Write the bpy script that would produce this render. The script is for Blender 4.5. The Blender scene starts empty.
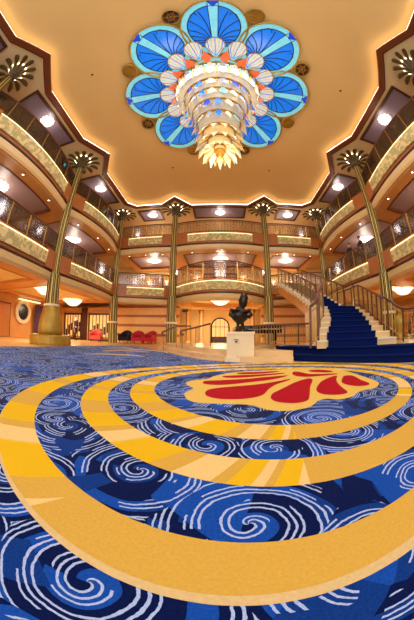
import bpy, bmesh, math, random
from math import pi, sin, cos, radians, sqrt, atan2
from mathutils import Vector, Matrix
random.seed(7)
SC = bpy.context.scene
COL = SC.collection

# ------------------------------------------------------------------ camera
cd = bpy.data.cameras.new('camera'); cam = bpy.data.objects.new('camera', cd); COL.objects.link(cam)
cd.type = 'PANO'; cd.panorama_type = 'FISHEYE_EQUISOLID'
cd.sensor_fit = 'AUTO'; cd.sensor_width = 36.0; cd.sensor_height = 36.0
cd.fisheye_lens = 240.89 * 36.0 / 620.0; cd.fisheye_fov = radians(300)
yaw, pitch, roll = radians(-3.04), radians(6.22), radians(0.39)
fwd = Vector((sin(yaw)*cos(pitch), cos(yaw)*cos(pitch), sin(pitch)))
rgt = Vector((cos(yaw), -sin(yaw), 0)); upv = rgt.cross(fwd)
r2 = rgt*cos(roll) + upv*sin(roll); u2 = upv*cos(roll) - rgt*sin(roll)
M = Matrix((r2, u2, -fwd)).transposed().to_4x4(); M.translation = Vector((-0.041, 0, 0.585))
cam.matrix_world = M; cd.clip_start = 0.01; SC.camera = cam

# ------------------------------------------------------------------ world, exposure
w = bpy.data.worlds.new('world'); SC.world = w; w.use_nodes = True
bg = w.node_tree.nodes['Background']; bg.inputs[0].default_value = (0.98, 0.97, 0.96, 1); bg.inputs[1].default_value = 1.15
SC.view_settings.view_transform = 'Standard'; SC.view_settings.look = 'None'
SC.view_settings.gamma = 1.0; SC.view_settings.use_curve_mapping = False
SC.view_settings.exposure = 0.45

def area(name, loc, rot, sx, sy, power, col=(1, .8, .55)):
    l = bpy.data.lights.new(name, 'AREA'); l.shape = 'RECTANGLE'; l.size = sx; l.size_y = sy; l.energy = power; l.color = col
    o = bpy.data.objects.new(name, l); COL.objects.link(o); o.location = loc; o.rotation_euler = rot
    return o
def point(name, loc, power, col=(1, .82, .6), rad=.12, parent=None):
    l = bpy.data.lights.new(name, 'POINT'); l.energy = power; l.color = col; l.shadow_soft_size = rad
    o = bpy.data.objects.new(name, l); COL.objects.link(o); o.location = loc
    if parent: o.parent = parent
    l.specular_factor = .15
    return o
# unseen white fill light behind the photographer and the big lit rosette overhead
area('rear_fill_light', (0, -5.5, 5.0), (radians(80), 0, 0), 10, 5, 260, (1, .98, .96))
area('rosette_light', (0, 4.65, 9.2), (0, 0, 0), 5, 5, 330, (1, .95, .88))

# ------------------------------------------------------------------ materials
def srgb(r, g, b):
    f = lambda c: (c/255/12.92) if c/255 <= .04045 else ((c/255+.055)/1.055)**2.4
    return (f(r), f(g), f(b), 1)
def mat(name, c, rough=.5, metal=0, emit=0, ecol=None, noise=.12, nscale=6, spec=.5, bump=0, bscale=60, alpha=1):
    m = bpy.data.materials.new(name); m.use_nodes = True; t = m.node_tree; b = t.nodes['Principled BSDF']
    b.inputs['Roughness'].default_value = rough; b.inputs['Metallic'].default_value = metal
    b.inputs['Specular IOR Level'].default_value = spec; b.inputs['Alpha'].default_value = alpha
    n = t.nodes.new('ShaderNodeTexNoise'); n.inputs['Scale'].default_value = nscale; n.inputs['Detail'].default_value = 3
    tc = t.nodes.new('ShaderNodeTexCoord'); t.links.new(tc.outputs['Object'], n.inputs['Vector'])
    mx = t.nodes.new('ShaderNodeMix'); mx.data_type = 'RGBA'
    mx.inputs[6].default_value = [x*(1-noise) for x in c[:3]]+[1]; mx.inputs[7].default_value = [min(1, x*(1+noise)) for x in c[:3]]+[1]
    t.links.new(n.outputs['Fac'], mx.inputs[0]); t.links.new(mx.outputs[2], b.inputs['Base Color'])
    if emit:
        b.inputs['Emission Color'].default_value = ecol or c; b.inputs['Emission Strength'].default_value = emit
    if bump:
        n2 = t.nodes.new('ShaderNodeTexNoise'); n2.inputs['Scale'].default_value = bscale; t.links.new(tc.outputs['Object'], n2.inputs['Vector'])
        bp = t.nodes.new('ShaderNodeBump'); bp.inputs['Strength'].default_value = bump; t.links.new(n2.outputs['Fac'], bp.inputs['Height'])
        t.links.new(bp.outputs[0], b.inputs['Normal'])
    return m
class G:   # little node-graph helper
    def __init__(s, name):
        s.m = bpy.data.materials.new(name); s.m.use_nodes = True; s.t = s.m.node_tree; s.b = s.t.nodes['Principled BSDF']
    def inp(s, n, i, v):
        if v is None: return
        if hasattr(v, 'links') or hasattr(v, 'is_output'): s.t.links.new(v, n.inputs[i])
        else: n.inputs[i].default_value = v
    def math(s, op, a, b=None, c=None):
        n = s.t.nodes.new('ShaderNodeMath'); n.operation = op
        for i, v in enumerate((a, b, c)): s.inp(n, i, v)
        return n.outputs[0]
    def vmath(s, op, a, b=None, out=0, scale=None):
        n = s.t.nodes.new('ShaderNodeVectorMath'); n.operation = op; s.inp(n, 0, a); s.inp(n, 1, b)
        if scale is not None: s.inp(n, 'Scale', scale)
        return n.outputs[out]
    def mix(s, f, a, b):
        n = s.t.nodes.new('ShaderNodeMix'); n.data_type = 'RGBA'; s.inp(n, 0, f); s.inp(n, 6, a); s.inp(n, 7, b); return n.outputs[2]
    def obj(s): return s.t.nodes.new('ShaderNodeTexCoord').outputs['Object']
    def noise(s, v, sc, det=2, out=0):
        n = s.t.nodes.new('ShaderNodeTexNoise'); s.inp(n, 'Vector', v); n.inputs['Scale'].default_value = sc; n.inputs['Detail'].default_value = det
        return n.outputs[out]
    def sep(s, v): n = s.t.nodes.new('ShaderNodeSeparateXYZ'); s.inp(n, 0, v); return n.outputs
    def voro(s, v, sc, rnd=1, feature='F1'):
        n = s.t.nodes.new('ShaderNodeTexVoronoi'); n.voronoi_dimensions = '2D'; n.feature = feature; s.inp(n, 'Vector', v)
        n.inputs['Scale'].default_value = sc; n.inputs['Randomness'].default_value = rnd; return n
    def step(s, x, e): return s.math('GREATER_THAN', x, e)
    def base(s, c, rough=.9): s.t.links.new(c, s.b.inputs['Base Color']); s.b.inputs['Roughness'].default_value = rough; return s.m
    def bump(s, h, st, dist=.002):
        n = s.t.nodes.new('ShaderNodeBump'); n.inputs['Strength'].default_value = st; n.inputs['Distance'].default_value = dist
        s.t.links.new(h, n.inputs['Height']); s.t.links.new(n.outputs[0], s.b.inputs['Normal'])

def carpet_blue():
    g = G('carpet_blue_scrolls'); o = g.obj(); o2 = g.vmath('MULTIPLY', o, (1, 1, 0))
    nz = g.noise(o2, 3.0, 2, 1); wob = g.vmath('SCALE', g.vmath('SUBTRACT', nz, (.5, .5, .5)), None, 0, .07)
    p = g.vmath('MULTIPLY', g.vmath('ADD', o2, wob), (1, 1, 0))
    v = g.voro(p, 2.1, .9)
    d = g.vmath('SUBTRACT', p, v.outputs['Position']); x, y, z = g.sep(d)[:3]
    r = g.vmath('LENGTH', d, None, 1)
    ang = g.math('ARCTAN2', y, x)
    ph = g.math('ADD', g.math('MULTIPLY', r, 10.5), g.math('DIVIDE', ang, 2*pi))
    f = g.math('FRACT', g.math('ADD', ph, g.math('ADD', 50, g.math('MULTIPLY', g.math('SUBTRACT', g.noise(o2, 38, 2), .5), .10))))
    def band(a, b): return g.math('MULTIPLY', g.math('GREATER_THAN', f, a), g.math('LESS_THAN', f, b))
    ln = g.math('ADD', g.math('ADD', band(.08, .17), band(.33, .42)), g.math('MULTIPLY', band(.57, .65), g.step(g.noise(o2, 5, 1), .5)))
    n1 = g.noise(o2, 2.3, 2)
    ln = g.math('MULTIPLY', ln, g.step(n1, .43))
    # mid-blue straps
    v2 = g.voro(p, 4.2, 1); c2 = g.sep(v2.outputs['Color'])
    strap = g.math('MAXIMUM', g.step(c2[0], .62), g.step(g.math('SINE', g.math('MULTIPLY', ph, pi)), .55))
    sp = g.noise(o2, 110, 3)
    navy = g.mix(sp, (0.0005, 0.0025, 0.030, 1), (0.002, 0.012, 0.10, 1))
    mid = g.mix(sp, (0.002, 0.024, 0.20, 1), (0.012, 0.11, 0.58, 1))
    blue = g.mix(g.step(c2[1], .5), mid, g.mix(.5, mid, navy))
    c = g.mix(strap, navy, blue)
    c = g.mix(ln, c, g.mix(sp, (0.22, 0.32, 0.68, 1), (0.58, 0.68, 0.96, 1)))
    g.bump(g.noise(o2, 260, 2), .6, .004); g.b.inputs['Specular IOR Level'].default_value = .1; g.b.inputs['Sheen Weight'].default_value = .22; g.b.inputs['Sheen Roughness'].default_value = .22; g.b.inputs['Sheen Tint'].default_value = (.7, .78, 1, 1)
    return g.base(c, .95)
def carpet_gold():
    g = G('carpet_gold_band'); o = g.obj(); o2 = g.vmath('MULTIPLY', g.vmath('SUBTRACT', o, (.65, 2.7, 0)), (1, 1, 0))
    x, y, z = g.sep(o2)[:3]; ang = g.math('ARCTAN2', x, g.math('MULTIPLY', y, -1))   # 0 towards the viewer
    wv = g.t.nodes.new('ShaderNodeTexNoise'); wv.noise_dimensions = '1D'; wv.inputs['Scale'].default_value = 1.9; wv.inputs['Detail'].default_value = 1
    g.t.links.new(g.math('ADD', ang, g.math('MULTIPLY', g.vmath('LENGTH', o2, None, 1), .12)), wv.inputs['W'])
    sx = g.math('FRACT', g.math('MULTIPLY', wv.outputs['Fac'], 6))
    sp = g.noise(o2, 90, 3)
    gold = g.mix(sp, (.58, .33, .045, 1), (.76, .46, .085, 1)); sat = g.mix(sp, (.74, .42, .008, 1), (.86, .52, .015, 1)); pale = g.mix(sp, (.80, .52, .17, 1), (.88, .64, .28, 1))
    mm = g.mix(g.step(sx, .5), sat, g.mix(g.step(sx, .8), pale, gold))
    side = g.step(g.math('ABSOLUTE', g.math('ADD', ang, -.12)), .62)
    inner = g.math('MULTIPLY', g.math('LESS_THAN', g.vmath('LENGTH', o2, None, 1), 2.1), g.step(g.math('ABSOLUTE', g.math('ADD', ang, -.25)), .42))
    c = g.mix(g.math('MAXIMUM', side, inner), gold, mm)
    g.bump(g.noise(o2, 260, 2), .5, .004); g.b.inputs['Specular IOR Level'].default_value = .1
    return g.base(c, .95)
def flat_carpet(name, a, b):
    g = G(name); o = g.obj(); c = g.mix(g.noise(o, 70, 3), a, b); g.bump(g.noise(o, 260, 2), .5, .004)
    g.b.inputs['Specular IOR Level'].default_value = .1
    return g.base(c, .95)
def stripes(name, a, b, freq, rough=.45, axis=2, duty=.5):
    g = G(name); o = g.obj(); s = g.sep(o)[axis]; f = g.math('FRACT', g.math('MULTIPLY', s, freq))
    n = g.noise(o, 5, 4); c = g.mix(g.step(f, duty), g.mix(n, a, tuple(x*1.35 for x in a[:3])+(1,)), b)
    return g.base(c, rough)
def relief(name):
    g = G(name); o = g.obj(); v = g.voro(g.vmath('MULTIPLY', o, (1, 1, 1)), 7, 1); v.voronoi_dimensions = '3D'
    d = v.outputs['Distance']; s = g.math('SINE', g.math('MULTIPLY', d, 40))
    c = g.mix(g.step(s, .1), srgb(238, 214, 146), srgb(150, 136, 82)); c = g.mix(g.step(g.sep(v.outputs['Color'])[0], .6), c, srgb(240, 216, 148))
    g.bump(s, .5, .01); return g.base(c, .45)

Mt = {}
Mt['carpet'] = carpet_blue(); Mt['gold_carpet'] = carpet_gold()
Mt['pale_carpet'] = flat_carpet('carpet_cream', (.62, .42, .16, 1), (.78, .58, .30, 1))
Mt['red_carpet'] = flat_carpet('carpet_red', (.36, .004, .012, 1), (.52, .01, .022, 1))
Mt['yel_carpet'] = flat_carpet('carpet_yellow', (.74, .45, .07, 1), (.84, .57, .16, 1))
Mt['stair_blue'] = flat_carpet('stair_carpet_blue', (.001, .005, .05, 1), (.003, .014, .11, 1))
Mt['marble'] = mat('marble_cream', srgb(226, 190, 138), .25, nscale=2.5, noise=.18)
Mt['marble_floor'] = mat('marble_floor', srgb(214, 172, 110), .22, nscale=1.2, noise=.2)
Mt['ceil'] = mat('ceiling_plaster', srgb(226, 182, 112), .9, noise=.05, nscale=.6)
Mt['ceil_side'] = mat('soffit_plaster', srgb(222, 190, 138), .8, noise=.06, nscale=2)
Mt['brown'] = mat('mahogany_trim', srgb(112, 52, 22), .4, noise=.25, nscale=5)
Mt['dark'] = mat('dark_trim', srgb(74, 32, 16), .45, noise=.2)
Mt['block'] = mat('chestnut_block', srgb(176, 102, 48), .4, noise=.2, nscale=5)
Mt['amber'] = mat('amber_wood', srgb(210, 144, 72), .35, noise=.12, nscale=3)
Mt['cream'] = mat('cream_moulding', srgb(226, 190, 130), .4, noise=.06)
Mt['mauve'] = mat('mauve_ceiling', srgb(170, 142, 144), .45, noise=.08)
Mt['mauve_dark'] = mat('mauve_dark_ceiling', srgb(128, 110, 124), .4, noise=.08)
Mt['gold'] = mat('gold_leaf', srgb(196, 150, 62), .35, .75, noise=.2, nscale=9)
Mt['gold2'] = mat('antique_gold', srgb(176, 140, 52), .45, .35, noise=.25, nscale=5)
Mt['frond'] = mat('frond_gold', srgb(96, 74, 30), .5, .3, noise=.3, nscale=8)
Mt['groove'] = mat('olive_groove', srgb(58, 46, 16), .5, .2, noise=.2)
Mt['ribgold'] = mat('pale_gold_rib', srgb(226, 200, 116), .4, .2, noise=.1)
Mt['bronze'] = mat('bronze_dark', srgb(52, 44, 36), .35, .7, noise=.3, nscale=12)
Mt['rail'] = mat('rail_wood', srgb(104, 54, 30), .3, noise=.2)
Mt['iron'] = mat('dark_ironwork', srgb(96, 74, 54), .4, .6)
Mt['brass'] = mat('brass', srgb(190, 150, 80), .3, .8)
Mt['relief'] = relief('gold_relief_frieze')
Mt['strip'] = mat('cove_strip', (1, .85, .55, 1), .5, emit=1.3, ecol=(1, .84, .42, 1))
Mt['cove'] = mat('cove_light', (1, .85, .6, 1), .5, emit=2.6, ecol=(1, .93, .76, 1))
Mt['uplight'] = mat('uplight', (1, .9, .7, 1), .5, emit=9.0, ecol=(1, .90, .70, 1))
Mt['lamp'] = mat('lamp_glass', (1, .95, .85, 1), .3, emit=4.0, ecol=(1, .90, .76, 1))
Mt['lamp2'] = mat('lamp_petal', (1, .92, .8, 1), .3, emit=1.0, ecol=(1, .86, .68, 1))
Mt['teal_lamp'] = mat('teal_lamp', (.1, .7, .9, 1), .3, emit=6, ecol=(.05, .6, .8, 1))
Mt['cyan_glass'] = mat('cyan_glass', srgb(120, 200, 215), .25, emit=.38, ecol=srgb(120, 205, 222), noise=.25, nscale=5)
Mt['blue_glass'] = mat('blue_glass', srgb(20, 110, 215), .25, emit=.42, ecol=srgb(20, 120, 230), noise=.35, nscale=4)
Mt['deep_glass'] = mat('deep_blue_glass', srgb(30, 60, 180), .25, emit=.5, ecol=srgb(30, 60, 190))
Mt['white_glass'] = mat('white_glass', srgb(240, 226, 200), .2, emit=.10, ecol=srgb(255, 236, 204), noise=.2)
Mt['warm_glass'] = mat('warm_crystal', srgb(246, 220, 160), .15, emit=.22, ecol=srgb(255, 222, 150))
Mt['silver_glass'] = mat('silver_glass', srgb(176, 186, 204), .15, .3, emit=.10, ecol=srgb(200, 210, 235), noise=.3, nscale=12)
Mt['orange_glass'] = mat('orange_glass', srgb(205, 90, 50), .25, emit=.5, ecol=srgb(220, 92, 48))
Mt['lead'] = mat('lead_line', srgb(36, 30, 34), .5, .4)
Mt['wall'] = mat('wall_honey', srgb(236, 192, 120), .6, noise=.1, nscale=1)
Mt['wall_orange'] = mat('wall_orange', srgb(222, 154, 82), .5, noise=.15, nscale=1.5)
Mt['stripe_wall'] = stripes('striped_wood_wall', srgb(234, 174, 98), srgb(176, 106, 48), 1.45, .4, 2, .72)
Mt['door'] = mat('door_wood', srgb(196, 124, 58), .35, noise=.15)
Mt['black'] = mat('black_gloss', srgb(16, 14, 16), .2)
Mt['white'] = mat('white_ring', srgb(236, 222, 190), .4)
Mt['purple'] = mat('plum_drape', srgb(96, 62, 96), .8, noise=.3)
Mt['red'] = mat('red_velvet', srgb(186, 22, 34), .7, noise=.3, nscale=10)
Mt['pink'] = mat('coral_velvet', srgb(226, 84, 72), .7, noise=.2)
Mt['cloth'] = mat('dark_cloth', srgb(30, 26, 34), .9, noise=.3)
Mt['cloth2'] = mat('navy_cloth', srgb(34, 34, 58), .9, noise=.3)
Mt['skin'] = mat('skin', srgb(196, 136, 104), .6)
Mt['hair'] = mat('hair_dark', srgb(34, 22, 16), .7)
Mt['window_warm'] = mat('lit_shop', srgb(236, 180, 110), .5, emit=.5, ecol=srgb(240, 180, 104), noise=.35, nscale=6)
Mt['shop_dark'] = mat('shop_dark_brown', srgb(60, 36, 26), .5, noise=.5, nscale=4)  # mottled dark brown for the shop goods and the arched door's lower panel
Mt['ped'] = mat('pedestal_stone', srgb(236, 212, 168), .5, noise=.08, nscale=3)
Mt['plaque'] = mat('plaque', srgb(226, 204, 168), .3)
Mt['leafgreen'] = mat('leaf_green', srgb(60, 66, 34), .6, noise=.4)
Mt['art'] = mat('painting', srgb(190, 120, 70), .6, noise=.6, nscale=5)
def pane_mat(name, tint, gloss):
    m = bpy.data.materials.new(name); m.use_nodes = True; t = m.node_tree; t.nodes.clear()
    out = t.nodes.new('ShaderNodeOutputMaterial'); tr = t.nodes.new('ShaderNodeBsdfTransparent'); tr.inputs[0].default_value = (*tint, 1)
    gl = t.nodes.new('ShaderNodeBsdfGlossy'); gl.inputs[0].default_value = (.8, .8, .85, 1); gl.inputs['Roughness'].default_value = .12
    mx = t.nodes.new('ShaderNodeMixShader'); mx.inputs[0].default_value = gloss
    t.links.new(tr.outputs[0], mx.inputs[1]); t.links.new(gl.outputs[0], mx.inputs[2]); t.links.new(mx.outputs[0], out.inputs[0]); return m
Mt['pane'] = pane_mat('rail_glass', (.90, .88, .90), .12); Mt['pane_black'] = pane_mat('dark_rail_glass', (.36, .32, .32), .14); Mt['pane_dark'] = pane_mat('smoked_rail_glass', (.62, .58, .64), .2)

# ------------------------------------------------------------------ mesh builder
class MB:
    def __init__(s): s.v = []; s.f = []; s.m = []; s.sm = []
    def add(s, vs, fs, mi=0, smooth=False):
        b = len(s.v); s.v += [tuple(p) for p in vs]; s.f += [tuple(i+b for i in f) for f in fs]; s.m += [mi]*len(fs); s.sm += [smooth]*len(fs)
    def box(s, c, d, rz=0, mi=0):
        x, y, z = c; a, b, h = d[0]/2, d[1]/2, d[2]/2; cs, sn = cos(rz), sin(rz)
        P = [(x+cs*i*a-sn*j*b, y+sn*i*a+cs*j*b, z+k*h) for k in (-1, 1) for j in (-1, 1) for i in (-1, 1)]
        s.add(P, [(0, 2, 3, 1), (4, 5, 7, 6), (0, 1, 5, 4), (2, 6, 7, 3), (0, 4, 6, 2), (1, 3, 7, 5)], mi)
    def prism(s, poly, z0, z1, mi=0):
        n = len(poly); P = [(x, y, z0) for x, y in poly]+[(x, y, z1) for x, y in poly]
        s.add(P, [tuple(reversed(range(n))), tuple(range(n, 2*n))]+[(i, (i+1) % n, n+(i+1) % n, n+i) for i in range(n)], mi)
    def grid(s, rows, mi=0, smooth=False, closed=False):
        n = len(rows[0]); b = [p for r in rows for p in r]; F = []
        for i in range(len(rows)-1):
            for j in range(n if closed else n-1):
                k = (j+1) % n; F.append((i*n+j, i*n+k, (i+1)*n+k, (i+1)*n+j))
        s.add(b, F, mi, smooth)
    def lathe(s, prof, c=(0, 0, 0), seg=24, mi=0, smooth=True, a0=0, a1=2*pi):
        full = abs(a1-a0-2*pi) < 1e-6; n = seg if full else seg+1
        rows = [[(c[0]+r*cos(a0+(a1-a0)*j/seg), c[1]+r*sin(a0+(a1-a0)*j/seg), c[2]+z) for j in range(n)] for r, z in prof]
        s.grid(rows, mi, smooth, full)
    def tube(s, pts, r, seg=6, mi=0, smooth=True, closed=False, cap=True):
        pts = [Vector(p) for p in pts]; rows = []; N = len(pts)
        for i, p in enumerate(pts):
            a = pts[(i-1) % N] if (closed or i) else p; b = pts[(i+1) % N] if (closed or i < N-1) else p
            t = (b-a).normalized(); u = t.cross(Vector((0, 0, 1)))
            if u.length < .15: u = t.cross(Vector((0, 1, 0)))
            u.normalize(); w_ = t.cross(u); rr = r[i] if isinstance(r, (list, tuple)) else r
            rows.append([tuple(p+u*rr*cos(2*pi*k/seg)+w_*rr*sin(2*pi*k/seg)) for k in range(seg)])
        if closed: rows.append(rows[0])
        s.grid(rows, mi, smooth, True)
        if cap and not closed:
            for rw in (rows[0], rows[-1]): s.add(rw, [tuple(range(seg))], mi)
    def ball(s, c, r, seg=12, rings=8, mi=0):
        rx, ry, rz = r if isinstance(r, tuple) else (r, r, r)
        rows = [[(c[0]+rx*sin(pi*i/rings)*cos(2*pi*j/seg), c[1]+ry*sin(pi*i/rings)*sin(2*pi*j/seg), c[2]-rz*cos(pi*i/rings)) for j in range(seg)] for i in range(rings+1)]
        s.grid(rows, mi, True, True)
    def build(s, name, mats, parent=None, label=None, kind=None):
        me = bpy.data.meshes.new(name); me.from_pydata(s.v, [], s.f)
        for m in (mats if isinstance(mats, (list, tuple)) else [mats]): me.materials.append(Mt[m] if isinstance(m, str) else m)
        for p, mi, sm in zip(me.polygons, s.m, s.sm): p.material_index = mi; p.use_smooth = sm
        me.update(); o = bpy.data.objects.new(name, me); COL.objects.link(o)
        if parent: o.parent = parent
        if label: o['label'] = label
        if kind: o['kind'] = kind
        return o
def tag(o, label, cat, group=None):
    o['label'] = label; o['category'] = cat
    if group: o['group'] = group
    return o
def empty(name, loc=(0, 0, 0), rz=0, label=None, cat=None, group=None):
    o = bpy.data.objects.new(name, None); COL.objects.link(o); o.location = loc; o.rotation_euler = (0, 0, rz); o.empty_display_size = .1
    if label: tag(o, label, cat, group)
    return o
def copy_tree(o, parent=None):
    c = o.copy(); COL.objects.link(c)
    if parent: c.parent = parent
    for ch in list(o.children): copy_tree(ch, c)
    return c
def place(proto, first, loc, rz, label, scale=None):
    c = proto if first else copy_tree(proto)
    c.location = loc; c.rotation_euler = (0, 0, rz); c['label'] = label
    if scale: c.scale = (scale,)*3
    return c
def catmull(P, k=6, closed=True):
    out = []; n = len(P)
    for i in range(n if closed else n-1):
        g = lambda j: P[j % n] if closed else P[max(0, min(n-1, j))]
        a, b, c, d = g(i-1), g(i), g(i+1), g(i+2)
        for s_ in range(k):
            t = s_/k
            out.append(tuple(.5*((2*b[q])+(-a[q]+c[q])*t+(2*a[q]-5*b[q]+4*c[q]-d[q])*t*t+(-a[q]+3*b[q]-3*c[q]+d[q])*t**3) for q in range(len(b))))
    if not closed: out.append(P[-1])
    return out
def fill(mb, loops, z, mi=0):
    """triangulated flat region between loops (first outer, others holes)"""
    bm = bmesh.new(); es = []
    for lp in loops:
        vs = [bm.verts.new((p[0], p[1], z)) for p in lp]
        es += [bm.edges.new((vs[i], vs[(i+1) % len(vs)])) for i in range(len(vs))]
    bmesh.ops.triangle_fill(bm, use_beauty=True, edges=es)
    bm.verts.index_update()
    mb.add([v.co[:] for v in bm.verts], [[v.index for v in f.verts] for f in bm.faces], mi); bm.free()

# ------------------------------------------------------------------ bays of the galleries
X, B0, B1, B2, C3 = 7.22, .95, 8.27, 14.98, 3.10
class Bay:
    def __init__(s, a, b, bow, n):
        s.a, s.b, s.bow, s.n = Vector(a), Vector(b), bow, Vector(n); s.L = (s.b-s.a).length
    def P(s, u, v=0, bowed=True):
        p = s.a+(s.b-s.a)*u+s.n*((s.bow*4*u*(1-u) if bowed else 0)-v); return (p.x, p.y)
def sweep(mb, bay, prof, u0=0, u1=1, N=12, mi=0, caps=True):
    rows = []
    for i in range(N+1):
        u = u0+(u1-u0)*i/N; rows.append([(*bay.P(u, -n), z) for n, z in prof])
    mb.grid(rows, mi, False, True)
    if caps:
        for r in (rows[0], rows[-1]): mb.add(r, [tuple(range(len(r)))], mi)
def rect(n0, n1, z0, z1): return [(n0, z0), (n1, z0), (n1, z1), (n0, z1)]
SIDE = {'left': 1, 'right': -1}
def side_bays(s, bow):
    ys = [-6.25, B0, B1, B2]; x = -X if s == 'left' else X
    return [Bay((x, ys[i]), (x, ys[i+1]), bow, (SIDE[s], 0)) for i in range(3)]
bays4 = [('left', i, b) for i, b in enumerate(side_bays('left', .55))]+[('right', i, b) for i, b in enumerate(side_bays('right', .55))]
bays4 += [('back', 0, Bay((-X, B2), (-C3, B2), .12, (0, -1))), ('back', 1, Bay((-C3, B2), (C3, B2), .45, (0, -1))), ('back', 2, Bay((C3, B2), (X, B2), .12, (0, -1)))]
bays3 = [('left', i, b) for i, b in enumerate(side_bays('left', .28))]+[('right', i, b) for i, b in enumerate(side_bays('right', .28))]
bays3 += [('back', 0, Bay((-X, B2+.1), (-C3, B2+1.7), .1, (0, -1))), ('back', 1, Bay((-C3-.1, B2+1.1), (C3+.1, B2+1.1), 2.3, (0, -1))), ('back', 2, Bay((C3, B2+1.7), (X, B2+.1), .1, (0, -1)))]
BAYWORD = {('left', 0): 'left side, nearest bay', ('left', 1): 'left side, middle bay', ('left', 2): 'left side, far bay',
           ('right', 0): 'right side, nearest bay', ('right', 1): 'right side, middle bay', ('right', 2): 'right side, far bay',
           ('back', 0): 'back wall, bay left of centre', ('back', 1): 'back wall, centre bay', ('back', 2): 'back wall, bay right of centre'}
F4, F3 = 7.15, 3.75

# ---- setting: floor, walls
mb = MB(); mb.prism([(-16, -6.5), (16, -6.5), (16, 22), (-16, 22)], -.3, 0); mb.build('floor', 'marble_floor', kind='structure')
def wall(name, pts, z0, z1, m, t=.2):
    mb = MB(); (x0, y0), (x1, y1) = pts; L = math.hypot(x1-x0, y1-y0); mb.box(((x0+x1)/2, (y0+y1)/2, (z0+z1)/2), (L, t, z1-z0), atan2(y1-y0, x1-x0)); return mb.build(name, m, kind='structure')
wall('wall_left', ((-13.6, -6.5), (-13.6, 20)), 0, 10, 'wall_orange')
wall('wall_right', ((13.6, -6.5), (13.6, 20)), 0, 10, 'wall_orange')
wall('wall_back', ((-13.5, 20.1), (13.5, 20.1)), 0, 10, 'wall')
# striped wood partition behind the left corner of the hall, ground level, and its twin under the stairs
wall('wall_striped_left', ((-7.9, 16.9), (-2.9, 16.9)), 0, 2.66, 'stripe_wall')
wall('wall_striped_right', ((2.9, 16.9), (7.9, 16.9)), 0, 2.66, 'stripe_wall')
wall('wall_side_left', ((-13.5, 17.2), (-7.9, 17.2)), 0, 2.66, 'wall_orange')
wall('wall_side_right', ((7.9, 17.2), (13.5, 17.2)), 0, 2.66, 'wall_orange')

# ---- ceiling outline (half, mirrored)
half = [(1.95, 14.66), (2.95, 13.36), (4.05, 14.3), (5.85, 14.2), (6.35, 13.6), (6.37, 9.92), (5.55, 8.35), (6.37, 6.64), (6.37, 3.04), (5.55, 1.15), (6.37, -.85), (6.37, -6.0)]
outline = [(-x, y) for x, y in half]+[(x, y) for x, y in reversed(half)]   # open at the rear: closed by last edge
def offset(poly, d):
    n = len(poly); out = []
    ar = sum(poly[i][0]*poly[(i+1) % n][1]-poly[(i+1) % n][0]*poly[i][1] for i in range(n)); sg = 1 if ar > 0 else -1
    for i in range(n):
        a, b, c = Vector(poly[i-1]), Vector(poly[i]), Vector(poly[(i+1) % n]); e1 = (b-a).normalized(); e2 = (c-b).normalized()
        n1 = Vector((e1.y, -e1.x))*sg; n2 = Vector((e2.y, -e2.x))*sg; m = (n1+n2).normalized(); k = d/max(.35, m.dot(n1)); q = b+m*k; out.append((q.x, q.y))
    return out
o_in, o_cov, o_fr, o_fr2 = outline, offset(outline, .14), offset(outline, .26), offset(outline, .34)
mb = MB(); mb.prism(offset(outline, .3), 9.84, 9.9); mb.build('ceiling', 'ceil', kind='structure')
mb = MB(); fill(mb, [[(-13.6, -6.5), (13.6, -6.5), (13.6, 20), (-13.6, 20)], offset(outline, .2)], 9.60); mb.build('ceiling_border', 'ceil_side', kind='structure')
mb = MB()   # mahogany lip frame around the coved ceiling
def ringband(mb, A, B, za, zb, mi=0):
    n = len(A); P = [(*p, za) for p in A]+[(*p, zb) for p in B]; mb.add(P, [(i, (i+1) % n, n+(i+1) % n, n+i) for i in range(n)], mi)
ringband(mb, o_in, o_fr, 9.5, 9.5); ringband(mb, o_fr, o_fr, 9.5, 9.6); ringband(mb, o_in, o_in, 9.5, 9.57); ringband(mb, o_in, offset(outline, .05), 9.57, 9.57)
ringband(mb, offset(outline, .30), offset(outline, .30), 9.5, 9.62)
mb.build('trim_ceiling_frame', 'brown', kind='structure')
mb = MB(); ringband(mb, offset(outline, .05), offset(outline, .05), 9.56, 9.66); ringband(mb, offset(outline, .05), offset(outline, .1), 9.66, 9.66)
tag(mb.build('cove_light', 'cove'), 'glowing white cove light line running around the whole tan ceiling edge', 'cove light')
mb = MB(); ringband(mb, offset(outline, .16), offset(outline, .16), 9.6, 9.86); mb.build('trim_cove_riser', 'cream', kind='structure')

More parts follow.
